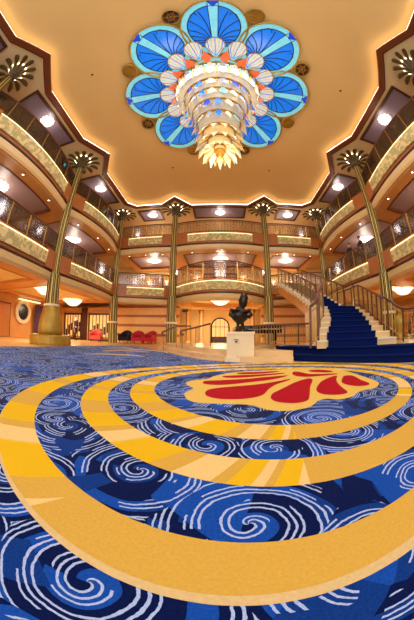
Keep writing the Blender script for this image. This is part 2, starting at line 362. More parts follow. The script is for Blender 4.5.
# ---- gallery decks
def deck(level, bays, F):
    for side, i, b in bays:
        word = BAYWORD[(side, i)]; dn = 'upper' if level == 4 else 'middle'
        root = empty('gallery_parapet', (0, 0, 0), 0, '%s parapet with gold relief frieze, %s' % ('top-floor' if level == 4 else 'middle-floor', word), 'parapet', 'gallery parapets with gold friezes')
        m1 = min(.95/b.L, .2) if not (level == 3 and side == 'back' and i == 1) else .04; N = 20
        mb = MB(); sweep(mb, b, rect(-.22, -.04, F-.55, F+.22), 0, 1, N); mb.build('fascia', 'block', root)
        for u0, u1 in ((0, m1), (1-m1, 1)): mb = MB(); sweep(mb, b, rect(-.05, .07, F-.56, F+.24), u0, u1, 4); mb.build('end_block', 'block', root)
        mb = MB(); sweep(mb, b, [(-.04, F-.42), (.05, F-.44), (.12, F-.05), (.10, F+.06), (-.04, F+.06)], m1, 1-m1, N); mb.build('relief_panel', 'relief', root)
        mb = MB(); sweep(mb, b, rect(-.03, .10, F+.07, F+.10), m1, 1-m1, N); mb.build('light_strip', 'strip', root, 'warm glowing strip above the frieze')
        mb = MB(); sweep(mb, b, rect(-.2, -.02, F-.62, F-.56), 0, 1, N); mb.build('painted_shadow_line', 'dark', root)  # dark strip standing in for the thin shadow line below the fascia
        mb = MB(); sweep(mb, b, [(-.3, F-1.0), (-.16, F-1.05), (-.06, F-.9), (-.02, F-.68), (-.1, F-.62), (-.3, F-.62)], 0, 1, N); mb.build('cornice', 'cream', root)
        # railing above
        rr = empty('balcony_railing', (0, 0, 0), 0, 'dark scrolled railing with wooden handrail on the %s floor, %s' % ('top' if level == 4 else 'middle', word), 'railing', 'balcony railings')
        zt = F+(1.34 if (level == 3 and side == 'back' and i == 1) else 1.12)
        mb = MB(); mb.tube([(*b.P(k/24, .06), zt) for k in range(25)], .045, 8); mb.build('handrail', 'rail', rr)
        mb = MB(); mb.tube([(*b.P(k/24, .06), F+.3) for k in range(25)], .025, 6); mb.tube([(*b.P(k/24, .06), zt-.12) for k in range(25)], .018, 6); mb.build('lower_rail', 'iron', rr)
        mb = MB(); sweep(mb, b, rect(-.068, -.058, F+.24, zt-.05), 0, 1, N); mb.build('glass_panel', 'pane' if side == 'back' else ('pane_dark' if level == 3 else 'pane_black'), rr)
        npost = max(3, round(b.L/1.15))
        for k in range(npost+1):
            u = .01+.98*k/npost; x, y = b.P(u, .06); mb = MB(); mb.box((x, y, (F+.2+zt)/2), (.05, .05, zt-F-.2)); mb.build('post', 'brass', rr)
        mb = MB(); nm = npost*2
        for k in range(nm):   # scrolled ironwork
            for sgn, rad, zc in ((1, .2, F+.62), (-1, .11, F+.86)):
                pts = []
                for q in range(11):
                    a = 2.2*pi*q/10; r_ = rad*(1-.07*q); uu = (k+.5)/nm+sgn*r_*cos(a)/b.L; pts.append((*b.P(min(.995, max(.005, uu)), .06), zc+r_*sin(a)))
                mb.tube(pts, .011, 3, cap=False)
            for q in range(3):
                x, y = b.P((k+.17+.33*q)/nm, .06); mb.box((x, y, F+.66), (.014, .014, .86))
        mb.build('ironwork', 'iron', rr)
deck(4, bays4, F4); deck(3, bays3, F3)

# floor slabs and soffits (structure)
def slab(name, F, bays, inner):
    mb = MB()
    for side in ('left', 'right'):
        bb = [b for s, i, b in bays if s == side]; path = [b.P(k/12, .1) for b in bb for k in range(13)]
        x = -13.5 if side == 'left' else 13.5; poly = path+[(x, path[-1][1]), (x, path[0][1])]
        for z in (F+.02, F-.5): fill(mb, [poly], z)
    bb = [b for s, i, b in bays if s == 'back']; path = [b.P(k/12, .1) for b in bb for k in range(13)]
    poly = path+[(13.5, B2), (13.5, 20), (-13.5, 20), (-13.5, B2)]
    for z in (F+.02, F-.5): fill(mb, [poly], z)
    return mb.build(name, 'cream', kind='structure')
def dedupe(p):
    o = []
    for q in p:
        if not o or math.hypot(q[0]-o[-1][0], q[1]-o[-1][1]) > 1e-4: o.append(q)
    if math.hypot(o[0][0]-o[-1][0], o[0][1]-o[-1][1]) < 1e-4: o.pop()
    return o
_fill = fill
def fill(mb, loops, z, mi=0): _fill(mb, [dedupe(l) for l in loops], z, mi)
slab('floor_gallery_top', F4, bays4, 13.5); slab('floor_gallery_middle', F3, bays3, 13.5)

def soffit(b, Z, depth, name, m_panel, m_strip='amber', inset=.95, cross=.55, trim='brown'):
    """underside of one bay: amber border, dark trim frame and a recessed panel"""
    mb = MB(); N = 14; mu = cross/b.L
    def row(v, bowed, z, u0, u1): return [(*b.P(u0+(u1-u0)*k/N, v, bowed), z) for k in range(N+1)]
    back = depth-.7
    mb.grid([row(.05, True, Z, 0, 1), row(inset, True, Z, 0, 1)], 0)
    for u0, u1 in ((0, mu), (1-mu, 1)): mb.grid([row(inset, True, Z, u0, u1), row(depth, False, Z, u0, u1)], 0)
    mb.grid([row(back, False, Z, mu, 1-mu), row(depth, False, Z, mu, 1-mu)], 0)
    t = .09; du = t/b.L     # trim
    def trimstrip(A, B_): mb.grid([A, B_], 1); mb.grid([B_, [(x, y, z+.16) for x, y, z in B_]], 1)
    trimstrip(row(inset, True, Z-.015, mu, 1-mu), row(inset+t, True, Z-.015, mu, 1-mu)); trimstrip(row(back, False, Z-.015, mu, 1-mu), row(back-t, False, Z-.015, mu, 1-mu))
    for ua, ub in ((mu, mu+du), (1-mu, 1-mu-du)):
        A = [(*b.P(ua, inset+(back-inset)*k/4, True), Z-.016) for k in range(5)]; B_ = [(*b.P(ub, inset+(back-inset)*k/4, True), Z-.016) for k in range(5)]; trimstrip(A, B_)
    mb.grid([row(inset, True, Z+.14, mu, 1-mu), row(back, False, Z+.14, mu, 1-mu)], 2)
    return mb.build(name, [m_strip, trim, m_panel], kind='structure')
for side, i, b in bays4: soffit(b, F4-1.04, 4.6 if side != 'back' else 4.6, 'ceiling_middle_gallery', 'mauve', inset=.75)
for side, i, b in bays3:
    if (side, i) == ('back', 1): continue
    soffit(b, F3-1.04, 5.9 if side != 'back' else 3.6, 'ceiling_ground_gallery', 'ceil_side', inset=.85, trim='amber')
# ceiling coffers of the top gallery (level with the ceiling border)
for side, i, b in [(s, i, Bay(b.a, b.b, 0, b.n)) for s, i, b in bays4]:
    mu = 1.62/b.L if side != 'back' else (1.18/b.L)
    v0, v1 = (-.32, 1.9) if side != 'back' else (0.0, 1.75)
    mb = MB(); P = lambda u, v: b.P(u, v)
    c = [P(mu, v0), P(1-mu, v0), P(1-mu, v1), P(mu, v1)]; tt = .13; du = tt/b.L
    ci = [P(mu+du, v0+tt), P(1-mu-du, v0+tt), P(1-mu-du, v1-tt), P(mu+du, v1-tt)]
    ringband(mb, c, ci, 9.54, 9.54, 0); ringband(mb, c, c, 9.54, 9.62, 0); ringband(mb, ci, ci, 9.54, 9.6, 0)
    mb.add([(*p, 9.585) for p in ci], [(0, 1, 2, 3)], 1)
    mb.build('ceiling_coffer', ['dark', 'mauve_dark'], kind='structure')
# round recess under the bowed centre balcony
b = bays3[7][2]; mb = MB(); ell = [(2.95*cos(2*pi*k/40), 16.75+2.5*sin(2*pi*k/40)) for k in range(40)]; ell2 = [(2.4*cos(2*pi*k/40), 16.75+2.0*sin(2*pi*k/40)) for k in range(40)]
fill(mb, [[b.P(k/24, .1) for k in range(25)]+[(C3, 20), (-C3, 20)], ell], 2.71, 0)
ringband(mb, ell, ell, 2.70, 2.80, 0); ringband(mb, ell, ell2, 2.80, 2.80, 1); ringband(mb, ell2, ell2, 2.80, 3.12, 1); fill(mb, [ell2], 3.12, 2)
mb.build('ceiling_round_recess', ['cream', 'amber', 'ceil_side'], kind='structure')

# ------------------------------------------------------------------ columns
def make_column(bell):
    root = empty('column', (0, 0, 0), 0, 'x', 'column', 'tall fluted gold palm columns')
    def flute(z0, z1, r0, r1, n=14, depth=.16):
        mb = MB(); rows = []
        for z, r in ((z0, r0), (z1, r1)):
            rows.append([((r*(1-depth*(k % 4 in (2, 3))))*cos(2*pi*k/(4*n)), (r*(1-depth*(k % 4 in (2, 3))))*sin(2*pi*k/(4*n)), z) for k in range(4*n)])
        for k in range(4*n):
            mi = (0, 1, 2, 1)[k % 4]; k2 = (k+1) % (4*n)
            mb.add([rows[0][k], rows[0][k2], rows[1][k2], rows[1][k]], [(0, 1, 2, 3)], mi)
        return mb
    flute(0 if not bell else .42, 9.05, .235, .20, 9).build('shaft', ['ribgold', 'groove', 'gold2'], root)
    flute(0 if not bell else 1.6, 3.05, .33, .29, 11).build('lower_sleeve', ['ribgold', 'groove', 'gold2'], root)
    zc = 1.62 if bell else 1.32
    if bell:
        mb = MB(); mb.lathe([(.0, .42), (.56, .42), (.60, .58), (.56, .9), (.47, 1.25), (.37, 1.6), (.34, 1.66)], seg=28); mb.build('bell_base', 'gold2', root)
        mb = MB(); mb.lathe([(0, 0), (.98, 0), (1.0, .08), (.98, .36), (.93, .42), (0, .42)], seg=36, smooth=False); mb.build('plinth', 'gold2', root)
    mb = MB(); mb.lathe([(.31, zc), (.37, zc+.01), (.385, zc+.06), (.37, zc+.11), (.31, zc+.12)], seg=24); mb.build('collar', 'white', root, 'pale ring collar')
    mb = MB(); mb.lathe([(.19, 8.90), (.26, 8.92), (.28, 8.99), (.26, 9.06), (.19, 9.07)], seg=24); mb.build('neck_ring', 'iron', root)
    mb = MB(); mb.lathe([(.19, 9.04), (.24, 9.2), (.32, 9.36), (.34, 9.58)], seg=24); mb.build('capital_core', 'groove', root)
    mb = MB(); mb.tube([(.46*cos(2*pi*q/32), .46*sin(2*pi*q/32), 9.56) for q in range(32)], .012, 5, closed=True); mb.build('glow_ring', 'uplight', root, 'hidden lamp ring glowing above the fronds')
    NF = 13
    for k in range(NF):      # palm fronds: fat leaves with rounded, drooping tips
        a = 2*pi*k/NF; mb = MB(); ca, sa = cos(a), sin(a)
        prof = [(.20, 9.06, .045), (.27, 9.20, .055), (.40, 9.33, .07), (.58, 9.42, .092), (.76, 9.45, .115), (.92, 9.435, .12), (1.02, 9.40, .085), (1.06, 9.375, .02)]
        for top in (0, 1):
            rows = [[(r*ca-wd*t*sa, r*sa+wd*t*ca, z-(0 if top else .06*(1-abs(t)))) for t in (-1, -.5, 0, .5, 1)] for r, z, wd in prof]
            mb.grid(rows, 0, True)
        mb.build('palm_frond', 'frond', root)
    return root
cols = [((-X, B0), 'tall gold palm column at the upper left edge, partly out of frame'), ((X, B0), 'tall gold palm column at the upper right edge, partly out of frame'),
        ((-X, B1), 'tall gold palm column with bell base beside the round porthole wall, front left'), ((X, B1), 'tall gold palm column behind the blue stair banister, front right'),
        ((-X, B2), 'slim gold palm column in the far left corner beside the coral armchair'), ((X, B2), 'slim gold palm column in the far right corner above the stair head'),
        ((-C3, B2), 'gold palm column left of the bowed centre balcony'), ((C3, B2), 'gold palm column right of the bowed centre balcony, beside the stair flight')]
colproto = [make_column(True), make_column(False)]; seen = set()
for k, ((x, y), lab) in enumerate(cols):
    t = 0 if (k in (0, 2)) else 1; c = place(colproto[t], t not in seen, (x, y, 0), 0, lab); seen.add(t)
# ------------------------------------------------------------------ lights: starburst ceiling lamps
def starlamp(name, R, petals=14, drop=.16, cat='ceiling light', group=None):
    root = empty(name, (0, 0, 0), 0, 'x', cat, group)
    mb = MB(); mb.lathe([(0, 0), (R*.62, 0), (R*.62, -.03), (R*.5, -.05), (0, -.05)], seg=24); mb.build('ceiling_plate', 'brass', root)
    mb = MB(); mb.lathe([(R*.48, -.05), (R*.42, -.05-drop*.7), (R*.22, -.05-drop*1.2), (0, -.05-drop*1.35)], seg=20); mb.build('bowl', 'lamp', root)
    for k in range(petals):
        a = 2*pi*k/petals; ca, sa = cos(a), sin(a); mb = MB(); wd = R*pi/petals*.85
        prof = [(R*.44, -.09-drop*.5, .6), (R*.75, -.05-drop*.35, 1), (R*.95, -.03-drop*.05, .75), (R*1.02, -.0-drop*.0-.02, .1)]
        rows = [[(r*ca-wd*f*t*sa, r*sa+wd*f*t*ca, z-.02*(1-t*t)) for t in (-1, 0, 1)] for r, z, f in prof]; mb.grid(rows, 0, True); mb.build('glass_petal', 'lamp2', root)
    return root
l4 = [(-7.5, 4.6, 'left side between the two nearest columns'), (-7.45, 11.3, 'left side between the bell-based and corner columns'), (-5.05, 15.75, 'back left corner bay'), (.05, 15.8, 'centre of the back wall'),
      (5.2, 15.8, 'back right corner bay'), (7.5, 11.2, 'right side far bay'), (7.5, 4.7, 'right side near bay')]
p = starlamp('ceiling_lamp', .40, 12, .12, group='lamps in the top gallery coffers')
for k, (x, y, wd) in enumerate(l4):
    place(p, k == 0, (x, y, 9.58), 0, 'round lamp in a dark-framed mauve ceiling coffer, '+wd)
    point('coffer_lamp_light', (x, y, 9.15), 26, (1, .9, .8), .2)
l3 = [(-8.9, 4.6, 'left side middle bay'), (-9.0, 11.6, 'left side far bay'), (-5.0, 17.0, 'back left corner bay'), (.05, 16.9, 'over the bowed centre balcony'),
      (5.0, 17.0, 'back right corner bay behind the stairs'), (9.0, 11.6, 'right side far bay'), (8.9, 4.6, 'right side middle bay'), (-8.9, -2, 'left side bay beyond the frame edge'), (8.9, -2, 'right side bay beyond the frame edge')]
p = starlamp('star_lamp', .58, 14, .10, group='starburst lamps under the top gallery')
for k, (x, y, wd) in enumerate(l3):
    place(p, k == 0, (x, y, F4-.91), 0, 'starburst glass lamp on the mauve middle-floor ceiling, '+wd)
    point('star_lamp_light', (x, y, F4-1.5), 45, (1, .86, .72), .25)
l2 = [(-8.9, 9.6, 2.83, 'ground floor behind the bell-based column'), (0, 16.2, 3.10, 'in the round recess under the bowed centre balcony'), (9.6, 9.4, 2.83, 'ground floor behind the front right column'),
      (-10.2, 14.2, 2.83, 'ground floor deep in the far left corner'), (-9.5, 3.5, 2.83, 'ground floor near the timber door on the left')]
p = starlamp('tiered_lamp', .80, 20, .26, group='large tiered bowl lamps at ground level')
mb = MB(); mb.lathe([(.52, -.16), (.50, -.24), (.40, -.32), (.24, -.40), (0, -.43)], seg=24); mb.build('lower_tier', 'lamp2', p)
for k, (x, y, z, wd) in enumerate(l2):
    place(p, k == 0, (x, y, z), 0, 'large glowing tiered glass bowl lamp, '+wd)
    area('tiered_lamp_light', (x, y, 2.36), (0, 0, 0), .9, .9, 130, (1, .84, .58))
# small downlights in the amber soffits
def downlight():
    r = empty('downlight', (0, 0, 0), 0, 'x', 'downlight', 'small downlights in the amber soffits')
    mb = MB(); mb.lathe([(.05, 0), (.09, 0), (.09, -.02), (.05, -.025)], seg=14); mb.build('rim', 'brass', r)
    mb = MB(); mb.lathe([(0, -.012), (.055, -.012)], seg=14); mb.build('lens', 'lamp', r); return r
p = downlight(); first = True
for side, i, b in bays4:
    if i == 0 and side != 'back': continue
    for q, u in enumerate((.2, .5, .8)):
        x, y = b.P(u, .42)
        place(p, first, (x, y, F4-1.045), 0, 'small bright downlight in the amber soffit, %s, %s of three' % (BAYWORD[(side, i)], ('first', 'middle', 'last')[q])); first = False
mb = MB(); mb.lathe([(0, 0), (.07, 0), (.07, -.12), (0, -.14)], (0, 0, 0), 12)
o = tag(mb.build('spotlight', 'teal_lamp'), 'small teal glowing spotlight under the ceiling left of the bell-based column capital', 'spotlight'); o.location = (-7.75, 7.5, 8.9)

# ------------------------------------------------------------------ stained-glass rosette on the ceiling
CX, CY = 0.02, 5.18
ros = empty('ceiling_rosette', (CX, CY, 0), 0, 'huge flower-shaped stained glass rosette of blue petals on the tan ceiling', 'ceiling rosette')
ros.scale = (.89, 1.12, 1)
ZR = 9.70
for k in range(8):
    a = -pi/2+k*pi/4; R0, rp = 2.92, 1.17; ca, sa = cos(a), sin(a)
    T = lambda u, v: ((R0+u)*ca-v*sa, (R0+u)*sa+v*ca)          # u radial, v sideways
    zz = ZR-.004*(k % 2)
    circ = lambda r, n=36, su=1.0, sv=1.0: [T(r*cos(2*pi*q/n)*su, r*sin(2*pi*q/n)*sv) for q in range(n)]
    mb = MB(); ringband(mb, circ(rp), circ(rp-.22), zz, zz); pt = mb.build('petal', 'cyan_glass', ros, 'cyan-bordered blue glass petal')
    mb = MB(); fill(mb, [circ(rp-.24)], zz+.003); mb.build('blue_field', 'blue_glass', pt)
    mb = MB(); mb.tube([(*q, zz-.02) for q in circ(rp+.03)], .04, 6, closed=True); mb.build('gold_rim', 'gold', pt)
    mb = MB(); w2 = .13; mb.prism([T(-rp*.9, -w2*.5), T(rp-.1, -w2*1.35), T(rp-.1, w2*1.35), T(-rp*.9, w2*.5)], zz-.02, zz-.004); mb.build('centre_band', 'cyan_glass', pt)
    mb = MB(); tip = [T(rp-.02, -.24), T(rp-.02, .24), T(rp-.28, 0)]; mb.prism(tip, zz-.026, zz-.02); mb.build('tip_gem', 'deep_glass', pt)
    mb = MB()
    mb.tube([(*q, zz-.012) for q in circ(rp-.23)], .02, 4, closed=True)
    for s_ in (-1, 1):
        mb.tube([(*T(-rp*.9, s_*.075), zz-.016), (*T(rp-.1, s_*.185), zz-.016)], .015, 4)
        for q in range(6):       # feather-like lead lines fanning from the band root
            al = .28+q*.34; L_ = 1.62-.13*q; pts = []
            for t in range(7):
                f = t/6; aa = al*(.15+.85*f); u = -rp*.75+L_*f*cos(aa); v = s_*(.06+L_*f*sin(aa)); rr_ = math.hypot(u, v)
                if rr_ > rp-.26: u *= (rp-.26)/rr_; v *= (rp-.26)/rr_
                pts.append((*T(u, v), zz-.014))
            mb.tube(pts, .016, 4)
            # rounded feather end
        for q in range(6):
            al = .42+q*.34; L_ = 1.5-.13*q; u = -rp*.75+L_*cos(al); v = s_*(.06+L_*sin(al))
            if math.hypot(u, v) < rp-.3:
                mb.tube([(*T(u+.13*cos(al+pi*(t/6-.5)), v+.13*s_*sin(al+pi*(t/6-.5))), zz-.014) for t in range(7)], .013, 4)
    mb.build('lead_lines', 'lead', pt)
for k in range(8):   # round medallions between the petals
    a = -pi/2+(k+.5)*pi/4; c = (3.78*cos(a), 3.78*sin(a)); mb = MB()
    mb.lathe([(0, ZR+.05), (.34, ZR+.05), (.34, ZR-.03), (.29, ZR-.04)], (c[0], c[1], 0), 24)
    md = mb.build('medallion', 'gold2', ros); mb = MB(); mb.lathe([(0, ZR+.02), (.29, ZR+.02)], (c[0], c[1], 0), 24); mb.build('medallion_field', 'dark' if k % 2 else 'gold', md)
    mb = MB()
    for q in range(6):
        aa = 2*pi*q/6; mb.tube([(c[0], c[1], ZR-.0), (c[0]+.28*cos(aa), c[1]+.28*sin(aa), ZR-.0)], .014, 4)
    mb.lathe([(.12, ZR-.02), (.15, ZR-.02)], (c[0], c[1], 0), 16); mb.build('medallion_tracery', 'gold', md)
for k in range(16):  # white lotus fans
    a = -pi/2+k*pi/8; ca, sa = cos(a), sin(a); R0 = 2.10
    T = lambda u, v: ((R0+u)*ca-v*sa, (R0+u)*sa+v*ca)
    sh = [T(-.48, -.07)]+[T(.02+.38*sin(t), .37*-cos(t)) for t in [pi*q/12 for q in range(13)]]+[T(-.48, .07)]
    z = ZR-.08-.01*(k % 2); mb = MB(); mb.prism(sh, z-.03, z); fn = mb.build('lotus_fan', 'white_glass', ros)
    mb = MB()
    for q in range(-3, 4):
        al = q*.36; mb.tube([(*T(-.42, q*.012), z-.035), (*T(-.42+.45*cos(al), .45*sin(al)*.8), z-.035), (*T(.02+.36*cos(al*1.25), .36*sin(al*1.25)), z-.035)], .014, 4, mi=0 if q % 2 else 1)
    mb.tube([(*s_, z-.03) for s_ in sh], .02, 4, mi=2, closed=True); mb.build('fan_tracery', ['cyan_glass', 'blue_glass', 'gold'], fn)
    a2 = a+pi/16; c2, s2 = cos(a2), sin(a2); T2 = lambda u, v: ((1.80+u)*c2-v*s2, (1.62+u)*s2+v*c2)
    mb = MB(); mb.prism([T2(-.26, -.02), T2(.0, -.2), T2(.24, -.06), T2(.34, 0), T2(.24, .06), T2(.0, .2), T2(-.26, .02)], z-.06, z-.03); mb.build('orange_bud', 'orange_glass', ros)
mb = MB(); fill(mb, [[(1.62*cos(2*pi*q/48), 1.62*sin(2*pi*q/48)) for q in range(48)]], ZR-.05); mb.build('inner_disc', 'cyan_glass', ros)
mb = MB(); mb.tube([(1.62*cos(2*pi*q/48), 1.62*sin(2*pi*q/48), ZR-.1) for q in range(48)], .035, 6, closed=True); mb.build('inner_ring', 'gold', ros)

# ---- chandelier hanging from the rosette
ch = empty('chandelier', (CX, CY, 0), 0, 'tall tiered crystal chandelier of white and gold glass hanging from the blue rosette', 'chandelier')
mb = MB(); mb.tube([(0, 0, 9.6), (0, 0, 5.6)], .07, 8); mb.build('stem', 'gold', ch)
# (radius top, radius bottom, z top, z bottom, blades, material)
tiers = [(1.62, 1.40, 9.55, 8.75, 22, 'w'), (1.20, 1.16, 8.75, 8.25, 18, 'b'), (1.04, 1.0, 8.2, 7.75, 18, 's'), (.86, .86, 7.65, 7.2, 16, 'b'), (.70, .72, 7.1, 6.7, 16, 's'), (.5, .62, 6.6, 6.25, 14, 'g'), (.36, .58, 6.2, 5.85, 14, 'g'), (.16, .44, 5.95, 5.6, 12, 'g')]
for ti, (ra, rb, za, zb, n, m) in enumerate(tiers):
    mb = MB(); mb.tube([(ra*cos(2*pi*q/40), ra*sin(2*pi*q/40), za) for q in range(40)], .03, 6, closed=True)
    mb.lathe([(ra*.98, za+.0), (ra*.98, za-.10)], seg=40); tr = mb.build('tier_ring', 'gold', ch)
    mb = MB(); mb.lathe([(ra*.9, za-.02), (ra*.9, zb+.12), (ra*.55, zb+.05)], seg=32); mb.build('glass_drum', 'warm_glass' if ti > 4 else 'white_glass', tr)
    for k in range(n):
        mb = MB(); a = 2*pi*(k+.5)/n; mb.tube([(ra*1.02*cos(a), ra*1.02*sin(a), za), ((rb+.04)*cos(a), (rb+.04)*sin(a), zb)], .028 if ti == 0 else .014, 4); mb.build('gold_rod', 'gold', tr)
    for k in range(n):
        a = 2*pi*k/n; ca, sa = cos(a), sin(a); wd = pi*rb/n*.78
        mm = {'w': ('white_glass', 'white_glass', 'silver_glass'), 'b': ('blue_glass', 'white_glass', 'silver_glass', 'deep_glass'), 's': ('white_glass', 'silver_glass', 'blue_glass', 'white_glass', 'cyan_glass'), 'g': ('warm_glass', 'white_glass', 'warm_glass')}[m]; mm = mm[k % len(mm)]
        pts = [(ra, za-.03, .35), (ra*.5+rb*.5+.02, (za+zb)/2, .85), (rb+.03, zb+.12, 1.0), (rb+.08, zb, .6), (rb+.13, zb-.18, .05)]
        mb = MB(); mb.grid([[(r*ca-wd*f*t*sa, r*sa+wd*f*t*ca, z) for t in (-1, 0, 1)] for r, z, f in pts], 0)
        mb.build('glass_blade', mm, tr)
mb = MB(); mb.lathe([(0, 5.40), (.08, 5.46), (.13, 5.54), (.1, 5.62), (.18, 5.7)], seg=16); mb.build('finial', 'gold', ch)
point('chandelier_and_fill', (CX, CY, 5.2), 30, (1, .9, .75), .3); 
for q in range(4): point('chandelier_and_fill', (CX+2.6*cos(pi/4+q*pi/2), CY+2.6*sin(pi/4+q*pi/2), 7.2), 40, (1, .93, .82), .4)  # added fill points floating around the chandelier to brighten ceiling and hall

# ------------------------------------------------------------------ carpet
def polar(c, r, n=120, k1=(0, 0), k2=(0, 0)):
    out = []
    for i in range(n):
        t = 2*pi*i/n; rr = r+k1[0]*cos(t)+k1[1]*sin(t)+k2[0]*cos(2*t)+k2[1]*sin(2*t); out.append((c[0]+rr*cos(t), c[1]+rr*sin(t)))
    return out
edge = [(-6.3, -6.2), (-6.45, 2), (-6.35, 4.8), (-6.1, 6.4), (-5.9, 8.6), (-5.55, 10.4), (-4.8, 11.2), (-3.85, 11.0), (-2.9, 9.8), (-1.96, 8.34), (-1.2, 6.95), (-.45, 5.85), (.30, 5.27), (.98, 4.80), (1.55, 4.5), (2.1, 4.0), (2.7, 3.45), (3.3, 2.9), (4.4, 1.9), (5.6, .5), (6.1, -2), (6.1, -6.2)]
edge = edge[:1]+catmull(edge[1:-1], 5, False)+edge[-1:]
CC = (.65, 2.70)
mb = MB(); mb.prism(edge, .001, .012, 0)
def inlay(loops, lift, mi): _fill(mb, [dedupe(l) for l in loops], .012+lift, mi)
rA = polar(CC, 2.44, 140, (-.09, -.038), (.051, .164)); rAi = polar(CC, 2.20, 140, (-.074, -.046), (.015, .156))
rB = polar(CC, 2.002, 140, (-.032, -.005), (.027, .047)); rBi = polar(CC, 1.773, 140, (-.042, .007), (.011, .036))
rC = polar(CC, 1.593, 140, (-.02, .021), (.034, .008)); rCi = polar(CC, 1.379, 140, (.013, .013), (.042, -.02))
rP = []
for x_, y_ in rA:
    t_ = atan2(y_-CC[1], x_-CC[0]); e_ = .004+.05*max(0, cos(t_-radians(-62)))**1.5; rP.append((x_+e_*cos(t_), y_+e_*sin(t_)))
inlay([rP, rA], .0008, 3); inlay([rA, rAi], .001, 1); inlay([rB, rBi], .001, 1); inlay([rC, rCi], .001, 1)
flower = [(-.19,3.2),(-.40,3.0),(-.43,2.78),(-.32,2.56),(-.38,2.34),(-.33,2.11),(-.24,2.0),(-.08,1.97),(.12,1.95),(.24,1.90),(.34,1.76),(.5,1.70),(.69,1.76),(.82,1.90),(.92,1.92),(1.0,1.85),(1.16,1.87),(1.29,1.97),(1.4,2.02),(1.54,2.02),(1.69,2.12),(1.80,2.30),(1.86,2.72),(1.9,3.19),(1.82,3.6),(1.6,3.88),(1.2,3.98),(.8,3.93),(.4,3.88),(.1,3.7),(-.1,3.42)]
inlay([catmull(flower, 5)], .0012, 4)
petals = [[(-.18,2.36),(-.15,2.51),(-.01,2.63),(.24,2.72),(.51,2.82),(.87,3.02),(.84,2.94),(.63,2.73),(.5,2.52),(.38,2.25),(.24,2.14),(.08,2.11),(-.06,2.14),(-.15,2.23)],
 [(-.24,2.93),(-.2,3.02),(-.01,3.08),(.28,3.15),(.6,3.26),(.90,3.32),(.90,3.25),(.64,3.05),(.34,2.92),(.06,2.79),(-.11,2.77),(-.22,2.83)],
 [(0,3.35),(.08,3.44),(.48,3.50),(.92,3.56),(.90,3.48),(.62,3.38),(.29,3.27),(.08,3.26)],
 [(.23,3.66),(.32,3.74),(.61,3.76),(.9,3.78),(.87,3.7),(.66,3.6),(.38,3.56),(.26,3.58)],
 [(.45,2.19),(.5,2.31),(.65,2.50),(.86,2.76),(1.05,2.93),(1.15,2.96),(1.13,2.82),(.97,2.49),(.81,2.1),(.73,1.94),(.62,1.89),(.52,1.92),(.45,1.99),(.43,2.09)],
 [(.97,2.31),(1.07,2.5),(1.22,2.72),(1.41,2.90),(1.56,2.99),(1.55,2.92),(1.44,2.74),(1.34,2.51),(1.27,2.27),(1.22,2.06),(1.15,2.0),(1.05,2.01),(.96,2.08),(.94,2.18)],
 [(1.41,2.53),(1.53,2.74),(1.66,2.9),(1.76,2.88),(1.75,2.74),(1.69,2.51),(1.67,2.33),(1.64,2.24),(1.57,2.19),(1.46,2.22),(1.40,2.32),(1.39,2.42)],
 [(1.04,3.42),(1.1,3.58),(1.18,3.62),(1.23,3.5),(1.27,3.34),(1.4,3.25),(1.56,3.2),(1.68,3.14),(1.58,3.08),(1.37,3.08),(1.16,3.1),(1.04,3.22)],
 [(1.38,3.62),(1.46,3.68),(1.6,3.64),(1.70,3.5),(1.7,3.35),(1.58,3.33),(1.45,3.43),(1.38,3.52)]]
for pl in petals: inlay([catmull(pl, 4)], .0026, 2)
# cream swooshes drifting away from the rings on the far left
def arcband(c, r0, r1, a0, a1, n=30):
    return [(c[0]+(r0+(r1-r0)*sin(pi*i/n)*.5)*cos(a0+(a1-a0)*i/n), c[1]+(r0+(r1-r0)*sin(pi*i/n)*.5)*sin(a0+(a1-a0)*i/n)) for i in range(n+1)]+[(c[0]+(r0-(r1-r0)*sin(pi*i/n)*.5)*cos(a0+(a1-a0)*i/n), c[1]+(r0-(r1-r0)*sin(pi*i/n)*.5)*sin(a0+(a1-a0)*i/n)) for i in range(n-1, 0, -1)]
inlay([arcband((-3.2, 7.4), 1.5, 1.85, .2, 2.6)], .001, 3); inlay([arcband((-3.0, 7.2), .8, 1.1, .6, 3.4)], .001, 4)
inlay([arcband((-2.6, 5.2), 1.1, 1.4, .9, 2.9)], .001, 3); inlay([arcband((-4.2, 9.0), .7, .95, .3, 2.6)], .001, 3)
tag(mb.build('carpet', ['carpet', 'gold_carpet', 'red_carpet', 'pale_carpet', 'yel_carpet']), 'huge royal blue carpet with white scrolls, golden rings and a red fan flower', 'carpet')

# ------------------------------------------------------------------ marble platform and grand staircase
plat = [(-2.6, 9.9), (-1.95, 8.55), (-1.15, 7.1), (-.4, 6.0), (.36, 5.40), (.9, 5.15), (1.56, 5.02), (1.28, 5.8), (1.12, 6.4), (2.05, 8.8), (2.6, 9.6), (2.6, 11.2), (-2.6, 11.2)]
mb = MB(); mb.prism(plat, 0, .13, 0); ctr = Vector((.2, 9.4)); pl2 = [tuple(Vector(q)+(ctr-Vector(q)).normalized()*(.4 if q[1] < 11 and q[0] < 1.2 else .02)) for q in plat]; mb.prism(pl2, .13, .26, 0)
tag(mb.build('stage_platform', 'marble'), 'low two-step cream marble platform behind the carpet edge, centre', 'platform')

